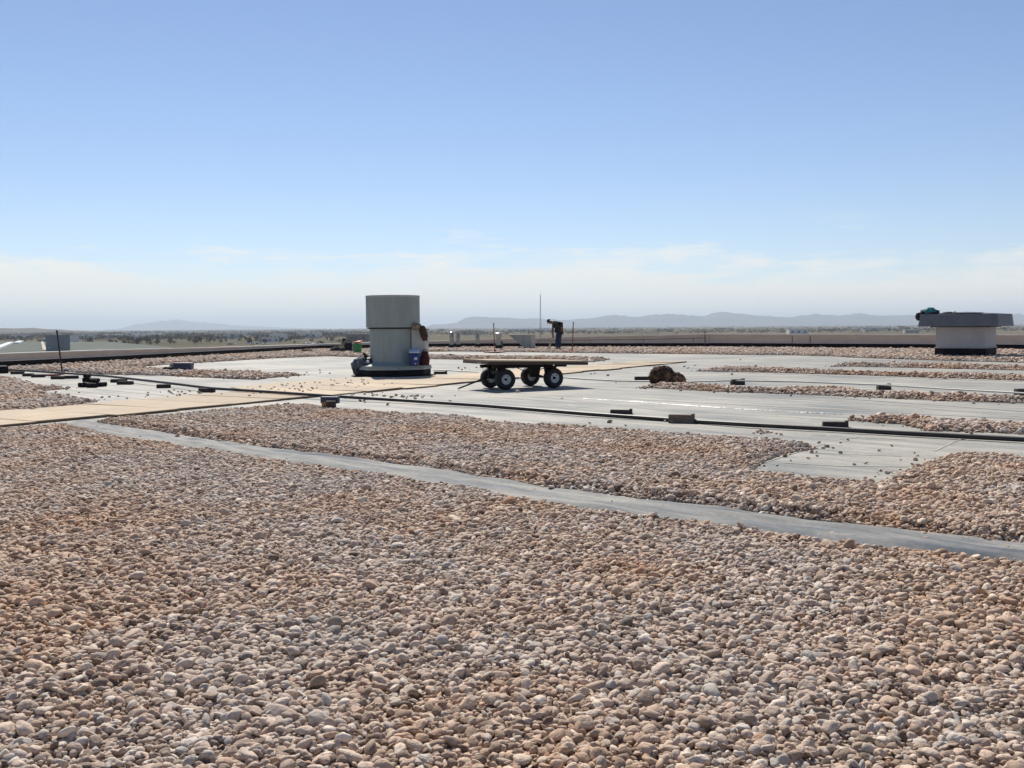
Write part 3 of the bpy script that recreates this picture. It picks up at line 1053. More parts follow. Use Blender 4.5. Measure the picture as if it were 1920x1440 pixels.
sleeper(1165, 776, .34, .10, .062, -14, 'flat black sleeper lying behind the long pipe, farther from the bare patch')
sleeper(1278, 793, .36, .12, .115, -18, 'brown wooden block that carries the long pipe, pebbles at its foot', 'wood_brown')
sleeper(1566, 800.5, .33, .10, .068, -10, 'flat black sleeper behind the pipe, opposite the dusty bare patch')
sleeper(1383, 721.5, .31, .14, .125, 10, 'black block under the thin conduit, nearest the brown shaggy heap')
sleeper(1657, 730.5, .27, .14, .11, 0, 'black block under the thin conduit midway along the long stone ridge')
sleeper(1917, 741, .27, .14, .12, 0, 'black block under the conduit by the widest end of the stone ridge')
sleeper(1206, 712.5, .44, .13, .085, -3, 'low black block touching the brown shaggy heap')
sleeper(826, 701.5, .38, .13, .075, -12, 'black block on the membrane beside the big round exhaust fan')
b_ = g(620, 771)
o = thing('support_block', (b_.x, b_.y, .05), 'dark timber offcuts crossed in a tee on the gravel edge, orange cut end', 'block', None, R(-12))
MB().box((-.03, .06, .13), (.30, .10, .11)).build('crosspiece', 'blue_black', o, bevel=.006)
MB().box((.03, -.06, .06), (.15, .22, .13), R(28)).build('stub', 'wood_dark', o, bevel=.006)
e = MB().box((0, 0, 0), (.11, .006, .10), R(28)); e.build('cut_end', 'wood_end', o, loc=(-.024, -.16, .06))
left_blocks = [
    (33, 701.5, .38, 'slim black block under the pipe, next to the parapet corner'),
    (53, 705.5, .30, 'black block with pale top just past the slim one under the pipe'),
    (72, 707.5, .36, 'long black block with dusty pale top, third along the pipe from the parapet'),
    (109, 711, .36, 'black block at the dark warning pole foot, on the parapet corner side'),
    (133, 710, .39, 'black block at the dark warning pole foot, on the pipe offcut side'),
    (112, 702.5, .26, 'small black block behind the dark warning pole under the pipe'),
    (223, 717, .40, 'black block touching the pipe beyond the heap of offcuts'),
    (235, 721, .39, 'black block lying free in front of its twin beyond the heap of offcuts'),
    (307, 727.5, .30, 'squat black block under the pipe midway to the plywood walkway'),
    (388, 735.5, .34, 'squat black block under the pipe at the edge of the plywood walkway'),
]
for x, y, L_, lb in left_blocks:
    sleeper(x, y, L_, .14, .085, -6 + rn.gauss(0, 8), lb, 'wood_dark', ridge=False)
p = g(-2, 700)
o = thing('curb', (p.x, p.y, 0), 'black curb end running off beside the parapet corner', 'curb', None, R(35))
MB().box((-.3, 0, .11), (1.1, .35, .22)).build('body', 'black_rubber', o, bevel=.01)
MB().box((-.3, 0, .228), (1.06, .31, .012)).build('cap', 'unit_grey', o)

# heap of black pipe offcuts
heap = [(158, 726, 0, 5), (172, 727, 0, -15), (190, 725, 0, 62), (163, 724.5, .10, 10), (172, 725, .10, 75), (181, 724.5, .09, 88), (164, 725, .20, 85), (177, 726, .09, -10)]
for i, (x, y, z, a) in enumerate(heap):
    p = g(x, y)
    o = thing('pipe_offcut', (p.x, p.y, z + .056), 'short fat black pipe offcut in the heap beside the long pipe', 'pipe', 'black pipe offcuts in a heap')
    rot = Matrix.Rotation(R(a), 3, 'Z') @ Matrix.Rotation(R(90), 3, 'Y')
    L_ = .26 if i < 3 else .18
    MB().lathe([(.038, -L_ / 2 + .01), (.038, -L_ / 2), (.055, -L_ / 2), (.055, L_ / 2), (.038, L_ / 2), (.038, L_ / 2 - .01)], 14, rot=rot).build('sleeve', 'black_rubber', o, 40)
    MB().lathe([(.060, -.02), (.060, .02)], 14, rot=rot).build('collar', 'black_steel', o, 40)
# stacked slabs in the left gravel
p = g(343, 698.5)
for i, (dx, dz, L_, m, lb) in enumerate([(0, .0, .62, 'blue_black', 'lowest dark slab of the stack on the stone strip'), (.0, .085, .60, 'blue_black', 'middle dark slab of the stack on the stone strip'),
                                         (.02, .17, .58, 'pale_slab', 'pale topped slab crowning the stack on the stone strip')]):
    o = thing('stacked_slab', (p.x + dx, p.y, .05 + dz), lb, 'slab', None, R(4 - 3 * i))
    MB().box((0, 0, .04), (L_, .30, .08)).build('body', 'blue_black', o, bevel=.012)
    if m == 'pale_slab':
        MB().box((0, 0, .086), (L_ * .94, .27, .01)).build('pale_top', 'pale_slab', o)  # thin pale sheet over the upper face of the top slab
for x, y, z, lb in ((316, 698.5, .10, 'black pipe stub leaning on the slab stack, end closest to the stones'), (327, 697, .15, 'black pipe stub lying against the dark slab stack')):
    p = g(x, y)
    o = thing('pipe_stub', (p.x, p.y, z), lb, 'pipe')
    rot = Matrix.Rotation(R(70), 3, 'Z') @ Matrix.Rotation(R(90), 3, 'Y')
    MB().lathe([(.05, -.14), (.085, -.14), (.085, .14), (.05, .14)], 12, rot=rot).build('sleeve', 'black_rubber', o, 40)
    MB().lathe([(.09, .08), (.09, .13)], 12, rot=rot).build('collar', 'black_steel', o, 40)
# pale pavers on the strip along the left parapet
for x, y, L_, lb in ((18, 688.5, .16, 'small white block set on dark base by the parapet corner'), (204, 679, .18, 'rounded pale lump on the stones by the low parapet'),
                     (336, 671, .42, 'pale concrete paver on the stone strip, the one farther from the tool heap'), (397, 666.3, .40, 'pale concrete paver on the stone strip, the one closer to the tool heap'),
                     (124, 699.5, .14, 'small white ball shaped weight behind the dark warning pole')):
    p = g(x, y)
    o = thing('paver', (p.x, p.y, .08), lb, 'paver', None, R(12))
    MB().box((0, 0, .055), (L_, .25 if L_ > .3 else .16, .05)).build('slab', 'pale_slab', o, bevel=.012)
    MB().box((0, 0, .014), (L_ * .86, .2 if L_ > .3 else .13, .028)).build('foot', 'black_rubber', o)
p = g(576, 661.5)
o = thing('support_block', (p.x, p.y, .07), 'flat dark board lying on the stones between the pavers and tool heap', 'board', None, R(-8))
MB().box((0, 0, .05), (.56, .2, .1)).build('body', 'wood_dark', o, bevel=.01)
MB().box((0, 0, .108), (.5, .15, .014)).build('cleat', 'wood_dark', o)

# ------------------------------------------------------------------ big round exhaust fan
fb = g(741, 707.5)
fan = thing('exhaust_fan', (fb.x - .16, fb.y + 1.02, 0), 'tall round grey metal exhaust fan on an octagonal black curb', 'exhaust fan')


def octo(r, ph=22.5):
    return [(r * math.cos(R(ph + 45 * i)), r * math.sin(R(ph + 45 * i))) for i in range(8)]


MB().prism(octo(1.20, 12), 0.0, .02).build('flashing_apron', 'black_rubber', fan)
MB().prism(octo(1.06, 12), .022, .19).build('curb', 'black_rubber', fan, bevel=.02)
MB().prism(octo(1.09, 12), .193, .235).build('flange_trim', 'galvanised_light', fan)
MB().prism(octo(1.07, 12), .238, .30).build('base_flange', 'galvanised', fan)
MB().lathe([(.86, .302), (.70, .36), (.655, .40), (.655, 1.36)], 56).build('housing', 'galvanised', fan, 30)
MB().lathe([(.66, 1.318), (.725, 1.322), (.725, 1.356), (.66, 1.358)], 48).build('painted_shadow_ring', 'black_steel', fan)  # black ring paints in the shadow line beneath the wind band
wb = MB().lathe([(.70, 1.365), (.755, 1.36), (.755, 2.22), (.735, 2.245), (.71, 2.22), (.71, 1.5)], 56, cap=False).build('wind_band', 'galvanised', fan, 30)
MB().lathe([(.758, 2.20), (.764, 2.22), (.760, 2.25), (.745, 2.25), (.745, 2.20)], 56, cap=False).build('top_rim', 'galvanised_light', wb, 60)
MB().lathe([(.70, 1.46), (.70, 1.5)], 40).build('damper', 'black_steel', fan)
for a in (-70, 20, 110, 200):
    MB().box((.757 * math.cos(R(a)), .757 * math.sin(R(a)), 1.79), (.006, .03, .82), R(a)).build('band_seam', 'galvanised', wb)
mbx = MB().prism([(.55, -.42), (.93, -.36), (1.0, -.05), (.96, .30), (.55, .36)], .31, 1.30).build('motor_housing', 'galvanised_light', fan, bevel=.02)
MB().box((.645, -.335, .82), (.02, .02, 1.0)).build('housing_seam', 'black_steel', fan)
MB().prism([(.53, -.45), (.95, -.39), (1.03, -.05), (.98, .32), (.53, .38)], 1.303, 1.325).build('housing_lid', 'galvanised', fan)

FX, FY = fan.location.x, fan.location.y
for a in range(-172, 0, 8):                            # rivets along the two hoops
    for rr, zz in ((.757, 1.40), (.657, 1.30)):
        MB().box((rr * math.cos(R(a)), rr * math.sin(R(a)), zz), (.010, .016, .016), R(a)).build('rivet', 'galvanised_light', fan)
# brown jacket slung over the motor housing
jk = thing('jacket', (FX + .80, FY - .40, 1.34), 'tan and brown work jacket slung over the fan motor housing', 'jacket')
blob('folded_collar', 'tan_cloth', (.25, .26, .16), 3, .35, 2.4, 4, True, jk, (-.10, -.02, -.03), ridg=.15)
o_ = blob('hanging_body', 'brown_jacket', (.20, .15, .44), 7, .22, 1.6, 4, False, jk, (.10, -.08, -.14), ridg=.12)
o_.rotation_euler = (0, R(-14), 0)
# water cooler
ck = thing('water_cooler', (FX + .66, FY - .72, .302), 'round blue drinking water cooler with pale lid on the fan flange', 'cooler')
MB().lathe([(.115, 0), (.128, .01), (.132, .05), (.138, .34), (.134, .35)], 28).build('tank', 'cooler_blue', ck, 40)
lid = MB().lathe([(.142, .352), (.145, .39), (.138, .43), (.11, .455), (.05, .465), (.045, .49), (.02, .495)], 28).build('lid', 'cooler_lid', ck, 40)
MB().lathe([(.147, .36), (.147, .38)], 28).build('lid_band', 'white_plastic', lid, 40)
sp = MB().box((.04, -.147, .06), (.035, .05, .03)).build('spigot', 'white_plastic', ck, bevel=.004)
MB().box((.05, -.126, .20), (.085, .015, .065), R(20)).build('logo_patch', 'white_plastic', ck, bevel=.004)['label'] = 'pale oval maker mark on the tank'
for s in (-1, 1):
    MB().box((s * .142, 0, .31), (.022, .06, .04)).build('handle', 'cooler_blue', ck, bevel=.008)
mbag = thing('cloth_bag', (FX + .93, FY - .52, .302), 'dark maroon cloth bag standing beside the blue cooler', 'bag')
blob('sack', 'maroon_cloth', (.26, .26, .40), 8, .14, 1.5, 4, True, mbag)
MB().tube([(-.07, 0, .36), (-.03, 0, .43), (.04, 0, .43), (.08, 0, .35)], .012, 8).build('strap', 'maroon_cloth', mbag, 60)
# black bag with striped cloth at the foot of the fan
p = g(679, 706)
bag = thing('duffel_bag', (p.x, p.y + .22, 0), 'bulging black bag with grey striped cloth against the fan curb', 'bag')
blob('bag_body', 'black_cloth', (.55, .5, .56), 5, .16, 1.6, 4, True, bag)
b2 = blob('striped_cloth', 'grey_cloth', (.52, .40, .34), 13, .25, 1.8, 4, True, bag, (-.01, -.06, .20), R(-35))
b2.rotation_euler = (R(12), R(-28), R(-20))
MB().tube([(.02, .0, .46), (.10, .0, .54), (.04, .02, .62), (.0, .02, .66)], [.05, .06, .04, .015], 10).build('tied_neck', 'black_cloth', bag, 180)
blob('cloth_knot', 'black_cloth', (.22, .2, .2), 31, .3, 2.2, 3, False, bag, (.24, -.03, .42))
blob('white_rag', 'white_plastic', (.15, .10, .10), 37, .3, 2.2, 3, False, bag, (.13, -.14, .40))

# ------------------------------------------------------------------ green bin and tool heap
p = g(670.5, 664.5)
gb = thing('green_bin', (p.x, p.y, .03), 'green plastic bin with orange lid on the stone strip', 'bin')
MB().lathe([(.17, 0), (.20, .03), (.22, .50), (.235, .50), (.235, .53), (.20, .53)], 24).build('tub', 'green_plastic', gb, 40)
ld = MB().lathe([(.26, 0), (.265, .03), (.20, .06), (.05, .07)], 24).build('lid', 'orange_plastic', gb, 40, loc=(.05, 0, .58))
ld.rotation_euler = (R(-6), R(-9), 0)
MB().tube([(-.23, 0, .45), (-.26, -.05, .3), (-.22, -.1, .2)], .012, 6).build('bail_handle', 'white_plastic', gb, 60)
for i, (x, y, sx, sz, m, lb, nm) in enumerate((
        (655, 661, .55, .50, 'black_cloth', 'upright black tool bag next to the green bin', 'tool_bag'),
        (645, 661, .40, .62, 'tan_cloth', 'tan sack propped in the tool heap beside the black bag', 'sack'),
        (632, 662, .85, .30, 'black_cloth', 'low black tarp bundle trailing from the tool heap', 'tarp_bundle'))):
    p = g(x, y)
    o = thing(nm, (p.x, p.y + .05 * i, .04), lb, 'bag')
    blob('bundle', m, (sx, .45, sz), 40 + i, .28, 2.0, 4, True, o)
    if i == 0:
        MB().box((0, -.05, .50), (.42, .25, .05), R(8)).build('flap', 'black_cloth', o, bevel=.015)
        MB().tube([(-.15, 0, .50), (-.05, 0, .62), (.08, 0, .62), (.16, 0, .5)], .016, 6).build('carry_strap', 'black_cloth', o, 60)
    elif i == 1:
        blob('tied_top', 'black_cloth', (.22, .2, .2), 51, .3, 2, 3, False, o, (0, 0, .66))
    else:
        MB().tube([(-.75, -.12, .05), (-.2, -.05, .12), (.25, -.1, .42)], .014, 6).build('tie_rod', 'galvanised_light', o, 60)
        MB().box((-.75, -.05, .02), (.75, .22, .03), R(4)).build('trailing_fold', 'black_rubber', o)

# ------------------------------------------------------------------ plywood cart
A_ = g(919.5, 677, .64); B_ = g(871.5, 671.5, .64); C_ = g(1107, 676.5, .64)
cy = R(29)
wA, wB_, wC, wD = g(938, 731), g(911, 727), g(1034, 728), g(992, 722.5)
cc = (wA + wB_ + wC + wD) / 4
cart = thing('platform_cart', (cc.x, cc.y, 0), 'low four wheeled platform cart with plywood deck and white wheel rims', 'cart', None, cy)
DL, DW, DX, DY = 2.50, 1.22, .12, -.17
deck = [MB().box((DX, DY, .612), (DL, DW, .030)).build('deck_sheet', 'plywood', cart)]
for q in (-1, 1):
    deck.append(MB().box((DX, DY + q * (DW / 2 - .02), .565), (DL - .01, .04, .060)).build('side_rail', 'board_edge', cart))
    deck.append(MB().box((DX + q * (DL / 2 - .018), DY, .566), (.036, DW - .085, .058)).build('end_rail', 'wood_brown', cart))
for y in (-.25, .25):
    deck.append(MB().box((DX, DY + y, .566), (2.1, .06, .058)).build('joist', 'board_edge', cart))
for o in deck:
    o.rotation_euler = (0, R(1.6), 0)              # the loaded end sags a little
for s in (-1, 1):
    MB().box((0, s * .30, .49), (1.5, .045, .07)).build('frame_rail', 'black_steel', cart)
WB, TR = 1.28, 1.02
WR = .222


def wheel(x, y, yaw=0.0):
    o = bpy.data.objects.new('wheel', None); o.empty_display_size = .1
    col.objects.link(o); o.parent = cart; o.location = (x, y, WR); o.rotation_euler = (0, 0, yaw)
    q = Matrix.Rotation(R(90), 3, 'X')
    MB().lathe([(.11, -.075), (.15, -.092), (.185, -.092), (.212, -.075), (.222, -.045), (.222, .045), (.212, .075), (.185, .092), (.15, .092), (.11, .075)], 40, rot=q, cap=False).build('tyre', 'tyre', o, 40)
    MB().lathe([(.118, .07), (.118, .052), (.10, .045), (.06, .030), (.035, .03), (.035, -.03), (.06, -.03), (.10, -.045), (.118, -.052), (.118, -.07)], 28, rot=q, cap=False).build('rim', 'rim_white', o, 40)
    MB().lathe([(.026, -.07), (.026, .07)], 14, rot=q).build('hub', 'black_steel', o, 40)
    for a in range(4):
        th = R(45 + 90 * a)
        MB().lathe([(.009, .030), (.009, .045)], 6, c=(.078 * math.cos(th), 0, .078 * math.sin(th)), rot=q).build('bolt', 'black_steel', o)
    return o


FYAW = R(-6)
wheel(-WB / 2 + .10, -TR / 2 + .06, FYAW); wheel(-WB / 2 + .17, TR / 2 - .14, FYAW)
wheel(WB / 2, -TR / 2); wheel(WB / 2, TR / 2)
MB().tube([(-WB / 2 + .10, -TR / 2 + .06, WR), (-WB / 2 + .17, TR / 2 - .14, WR)], .02, 8).build('axle', 'black_steel', cart, 60)
MB().tube([(WB / 2, -TR / 2, WR), (WB / 2, TR / 2, WR)], .02, 8).build('axle', 'black_steel', cart, 60)
for s in (-1, 1):
    MB().box((WB / 2 + .02, s * .34, .36), (.22, .05, .25), 0, 1.4).build('axle_bracket', 'black_steel', cart)
    MB().box((-WB / 2 + .13, s * .22, .36), (.16, .05, .25), 0, 1.3).build('axle_bracket', 'black_steel', cart)
MB().lathe([(.10, .0), (.10, .04)], 18, c=(-WB / 2 + .13, 0, .45)).build('turntable', 'black_steel', cart, 40)
MB().box((-WB / 2 + .13, 0, .36), (.12, .5, .08)).build('fifth_wheel_beam', 'black_steel', cart)
for a, b in (((.1, -.3, .46), (.62, -.1, WR)), ((.1, .3, .46), (.62, .1, WR)), ((.62, -.3, .46), (.25, .2, .25))):
    MB().tube([a, b], .011, 6).build('brace_rod', 'black_steel', cart, 60)
MB().box((WB / 2 + .32, -.3, .485), (.26, .10, .06)).build('tail_bracket', 'black_steel', cart)
hp = cart.matrix_world
hl = Matrix.Rotation(-cy, 3, 'Z') @ (g(860, 729.5, .03) - cc)
h0 = Vector((-WB / 2 - .12, 0, .25))
MB().tube([(-WB / 2, 0, .24), h0, (hl.x, hl.y, .045)], .019, 8).build('draw_bar', 'black_steel', cart, 60)
MB().tube([(hl.x - .05, hl.y - .08, .04), (hl.x + .05, hl.y + .08, .04)], .016, 8).build('grip', 'concrete', cart, 60)
# faded stencil strokes on the end rail
for i, y in enumerate((-.02, .03, .08, .13)):
    MB().box((DX - DL / 2 + .0135, y - .25 + DY, .59), (.004, .018, .045)).build('stencil_mark', 'coping', cart)

# ------------------------------------------------------------------ brown shaggy heap
p = g(1252, 720)
hp_ = thing('burlap_heap', (p.x, p.y + .30, 0), 'dark brown shaggy heap of burlap on the membrane by the stone ridge', 'tarp')
hb = blob('heap', 'shaggy_brown', (.60, .54, .41), 17, .12, 1.6, 5, True, hp_, (-.08, 0, 0), 0, ridg=.11)
blob('trailing_flap', 'shaggy_brown', (.62, .46, .27), 19, .18, 1.8, 5, True, hp_, (.13, -.03, 0), ridg=.12)
bm = bmesh.new()
rs = random.Random(3)
me0 = hb.data
tri = list(me0.polygons)
for _ in range(1500):                      # frayed tufts
    f = rs.choice(tri)
    c = f.center; n = f.normal
    if c.z < .02:
        continue
    d = (n + Vector((rs.gauss(0, .6), rs.gauss(0, .6), rs.gauss(-.5, .5)))).normalized()
    s = n.cross(Vector((rs.random(), rs.random(), rs.random()))).normalized() * .008
    l = rs.uniform(.02, .055)
    bm.faces.new([bm.verts.new(c - s), bm.verts.new(c + s), bm.verts.new(c + d * l)])
me = bpy.data.meshes.new('frayed_fibre'); bm.to_mesh(me); bm.free()
fo_ = mesh_obj('frayed_fibre', me, 'shaggy_brown', hp_)
fo_['kind'] = 'stuff'
fo_.location = (-.08, 0, 0)

# ------------------------------------------------------------------ pipe vents by the back parapet
mat('vent_dark', (.06, .05, .045), .7, .2, 8)


def vent(x, y, r, h, cap, label, lean=0.0):
    p = g(x, y)
    o = thing('vent_pipe', (p.x, p.y, .03), label, 'vent pipe')
    MB().lathe([(r * 2.0, 0), (r * 1.9, .06), (r * 1.2, .22), (r * 1.1, .26)], 20).build('rubber_boot', 'black_rubber', o, 50)
    MB().lathe([(r, .2), (r, h * .62)], 20).build('stack', 'galvanised', o, 40)
    MB().lathe([(r * 1.16, h * .60), (r * 1.16, h * .64)], 20).build('clamp_ring', 'galvanised_light', o, 40)
    if cap == 'louvre':
        MB().lathe([(r * 1.08, h * .64), (r * 1.08, h * .93)], 20).build('cowl', 'galvanised_light', o, 40)
        for a in (-100, -60):
            MB().box((1.1 * r * math.cos(R(a)), 1.1 * r * math.sin(R(a)), h * .80), (.012, r * .35, h * .26), R(a)).build('louvre_slot', 'vent_dark', o)
        MB().lathe([(r * 1.35, h * .93), (r * 1.3, h * .95), (r * .5, h), (.01, h * 1.01)], 20).build('cap', 'galvanised_bright', o, 50)
    elif cap == 'open':
        MB().lathe([(r * 1.25, h * .64), (r * 1.25, h), (r * 1.05, h), (r * 1.05, h * .7)], 20).build('cowl', 'galvanised_light', o, 40)
        MB().box((.2 * r, -1.26 * r, h * .83), (r * .5, .012, h * .28)).build('slot', 'vent_dark', o)
    else:
        MB().lathe([(r * .95, h * .62), (r * 1.5, h * .86), (r * 1.5, h * .90)], 20).build('cone', 'galvanised_light', o, 40)
        MB().lathe([(r * 2.1, h * .93), (r * 1.9, h * .97), (r * .4, h), (.01, h)], 24).build('rain_cap', 'galvanised_bright', o, 50)
        for a in (30, 150, 270):
            MB().tube([(r * 1.4 * math.cos(R(a)), r * 1.4 * math.sin(R(a)), h * .84), (r * 1.4 * math.cos(R(a)), r * 1.4 * math.sin(R(a)), h * .95)], .01, 5).build('cap_strut', 'galvanised', o)
    return o


vent(847, 655, .13, 1.06, 'louvre', 'tallest grey vent pipe with bright cap, in the pair beside the fan')
vent(859, 654.5, .12, .98, 'open', 'shorter slotted vent pipe in the pair beside the fan')
vent(895.5, 653.5, .12, .95, 'open', 'lone slotted vent pipe behind the mound of stones')
vent(935, 656.5, .13, 1.0, 'cone', 'vent pipe with flared cone and wide bright rain cap by a red pole')
p = g(941, 655)
o = thing('vent_pipe', (p.x, p.y, .03), 'short dark stub pipe behind the vent with wide rain cap', 'vent pipe')
MB().lathe([(.06, 0), (.06, .46), (.045, .46), (.045, .4)], 14).build('stack', 'vent_dark', o, 40)
MB().lathe([(.11, 0), (.07, .12)], 14).build('rubber_boot', 'black_rubber', o, 40)

# ------------------------------------------------------------------ scoop shaped metal hood
p = g(986, 656)
hd = thing('scoop_hood', (p.x, p.y + .45, .02), 'grey sheet metal scoop hood flaring to one side near the worker', 'vent hood', None, R(0))
prof = [(-.10, .10), (.30, .10), (.30, .86), (-.96, .86), (-.96, .83)]
yk = .42
vs2 = [(x * 1.0, -yk, z) for x, z in prof] + [(x, yk, z) for x, z in prof]
n = len(prof)
fs2 = [tuple(range(n)), tuple(range(n, 2 * n))[::-1]] + [(i, (i + 1) % n, n + (i + 1) % n, n + i) for i in range(n)]
MB().add(vs2, fs2).build('hood_body', 'galvanised', hd, bevel=.01)
MB().prism([(.30, -.42), (.56, -.26), (.56, .40), (.302, .42)], .10, .86).build('side_box', 'galvanised_light', hd, bevel=.01)
MB().box((-.20, 0, .875), (1.54, .90, .03)).build('top_flange', 'galvanised_light', hd)
MB().box((.20, 0, .05), (.74, .86, .10)).build('curb', 'black_rubber', hd)
for x in (-.3, .1):
    MB().box((x, -.424, .6), (.012, .012, .42)).build('standing_seam', 'galvanised_light', hd)

# ------------------------------------------------------------------ warning line stands


def stand(x, y, h, base_r, m, label, lean=0.0, base_m='red_paint', rz=0):
    p = g(x, y)
    o = thing('warning_stand', (p.x, p.y, .02), label, 'warning stand')
    MB().tube([(0, 0, .03), (lean, 0, h)], .024, 8).build('pole', m, o, 60)
    if base_r:
        MB().prism([(base_r * math.cos(R(rz + a)), base_r * math.sin(R(rz + a)) * 1.0) for a in (0, 90, 180, 270)], 0, .05).build('base_plate', base_m, o, bevel=.008)
        MB().lathe([(.05, .052), (.035, .14)], 10).build('socket', m, o, 40)
    MB().lathe([(.032, h - .05), (.032, h + .01)], 8, c=(lean, 0, 0)).build('pole_cap', 'black_steel', o)
    return o


stand(928, 661.5, 1.52, .60, 'rust_pole', 'red warning pole on square red base between the vents and the scoop hood', -.06, rz=8)
stand(1073, 661, 1.55, .62, 'rust_pole', 'red warning pole on red base beside the bending worker', .06, rz=10)
stand(117, 703.5, 1.31, .0, 'dark_pole', 'thin dark warning pole leaning among the black blocks', -.12)
p = g(113, 704.5)
MB().box((p.x - .28, p.y - .05, .03), (.5, .3, .045), R(-5)).build('base_plate', 'red_paint', [o for o in col.objects if o.get('label', '').startswith('thin dark warning')][0]).matrix_parent_inverse = \
    Matrix.Translation(-[o for o in col.objects if o.get('label', '').startswith('thin dark warning')][0].location)

# ------------------------------------------------------------------ hooded roof vent
hc0 = g(1753, 670.5)
yaw = R(-37)
hv = thing('hooded_vent', (0, 0, 0), 'pale square roof vent under a wide dark overhanging hood on black curb', 'roof vent', None, yaw)
u = Vector((math.cos(yaw), math.sin(yaw), 0)); v_ = Vector((-u.y, u.x, 0))
W_, D_ = 1.86, 2.05
ctr = hc0 + u * (W_ / 2) + v_ * (D_ / 2)
hv.location = (ctr.x, ctr.y, 0)
MB().box((0, 0, .19), (W_ + .02, D_ + .02, .38)).build('curb', 'black_rubber', hv)
MB().box((0, 0, .396), (W_ + .06, D_ + .06, .03)).build('curb_trim', 'galvanised_light', hv)
MB().box((0, 0, .815), (W_ - .04, D_ - .04, .80)).build('throat', 'white_metal', hv)
for s in (-1, 1):
    for q in (-1, 1):
        MB().box((s * (W_ / 2 - .04), q * (D_ / 2 - .04), .813), (.05, .05, .79)).build('corner_post', 'white_metal', hv)
HW, HD = 2.95, 3.0
# hood: skirt flares slightly outward at the bottom, shallow pyramid top
hb_ = MB()
hb_.add([(-HW / 2, -HD / 2, 1.25), (HW / 2, -HD / 2, 1.25), (HW / 2, HD / 2, 1.25), (-HW / 2, HD / 2, 1.25),
         (-HW / 2 + .06, -HD / 2 + .06, 1.74), (HW / 2 - .06, -HD / 2 + .06, 1.74), (HW / 2 - .06, HD / 2 - .06, 1.74), (-HW / 2 + .06, HD / 2 - .06, 1.74), (0, 0, 1.84)],
        [(0, 1, 5, 4), (1, 2, 6, 5), (2, 3, 7, 6), (3, 0, 4, 7), (4, 5, 8), (5, 6, 8), (6, 7, 8), (7, 4, 8)])
hood = hb_.build('hood', 'dark_grey_metal', hv)
MB().box((0, 0, 1.262), (HW - .1, HD - .1, .02)).build('soffit', 'dark_grey_metal', hv)
MB().box((0, 0, 1.235), (W_ + .3, D_ + .3, .03)).build('bird_screen_frame', 'black_steel', hv)
for s in (-.62, .32, 1.2):
    MB().box((s, -HD / 2 + .026, 1.495), (.02, .012, .47), 0, rot=Matrix.Rotation(R(-7), 3, 'X')).build('hood_seam', 'dark_grey_metal', hood)
MB().box((.35, -HD / 2 + .35, 1.775), (.95, .5, .03)).build('loose_panel', 'dark_grey_metal', hood)
# clothes left on top of the hood
tx = ctr + u * (-HW / 2 + .34) + v_ * (-HD / 2 + .35)
cl = thing('clothes_bundle', (tx.x, tx.y, 1.73), 'teal and black clothes bundle left on the corner of the dark hood', 'clothes', None, yaw)
blob('black_coat', 'black_cloth', (.75, .5, .22), 61, .28, 1.8, 4, True, cl)
blob('teal_shirt', 'teal_cloth', (.40, .36, .26), 62, .25, 1.9, 4, True, cl, (.06, -.10, .03))
blob('draped_sleeve', 'black_cloth', (.26, .24, .30), 63, .25, 1.8, 3, False, cl, (-.38, -.16, -.08))
tx = ctr + u * (-HW / 2 + 1.05) + v_ * (-HD / 2 + .35)
cl2 = thing('gloves', (tx.x, tx.y, 1.73), 'flat dark work gloves with a white cuff on the dark hood', 'gloves', None, yaw)
blob('glove', 'black_cloth', (.6, .3, .10), 64, .3, 2, 3, True, cl2)
blob('white_cuff', 'white_plastic', (.16, .14, .08), 66, .2, 2, 3, True, cl2, (.22, -.05, .05))

# ------------------------------------------------------------------ the worker
pm = g(1043, 657.3)
wk = thing('person', (pm.x, pm.y, .045), 'person in dark shirt, blue jeans and cap bending over a shovel', 'person')


wk.scale = (1.05, 1.05, 1.04)


def skin_mesh(name, m, verts, edges, radii, parent, sub=3, loc=None):
    me = bpy.data.meshes.new(name)
    me.from_pydata(verts, edges, [])
    radii = [tuple(1.28 * q for q in r) if isinstance(r, tuple) else 1.28 * r if r > .012 else r for r in radii]
    o = mesh_obj(name, me, m, parent)
    o.modifiers.new('skin', 'SKIN').use_smooth_shade = True
    sv = me.skin_vertices[0].data if me.skin_vertices else None
    if sv is None:
        bm = bmesh.new(); bm.from_mesh(me); bm.verts.layers.skin.verify(); bm.to_mesh(me); bm.free()
        sv = me.skin_vertices[0].data
    for i, r in enumerate(radii):
        sv[i].radius = r if isinstance(r, tuple) else (r, r)
    sv[0].use_root = True
    s = o.modifiers.new('subsurf', 'SUBSURF'); s.levels = sub; s.render_levels = sub
    if loc is not None:
        o.location = loc
    return o


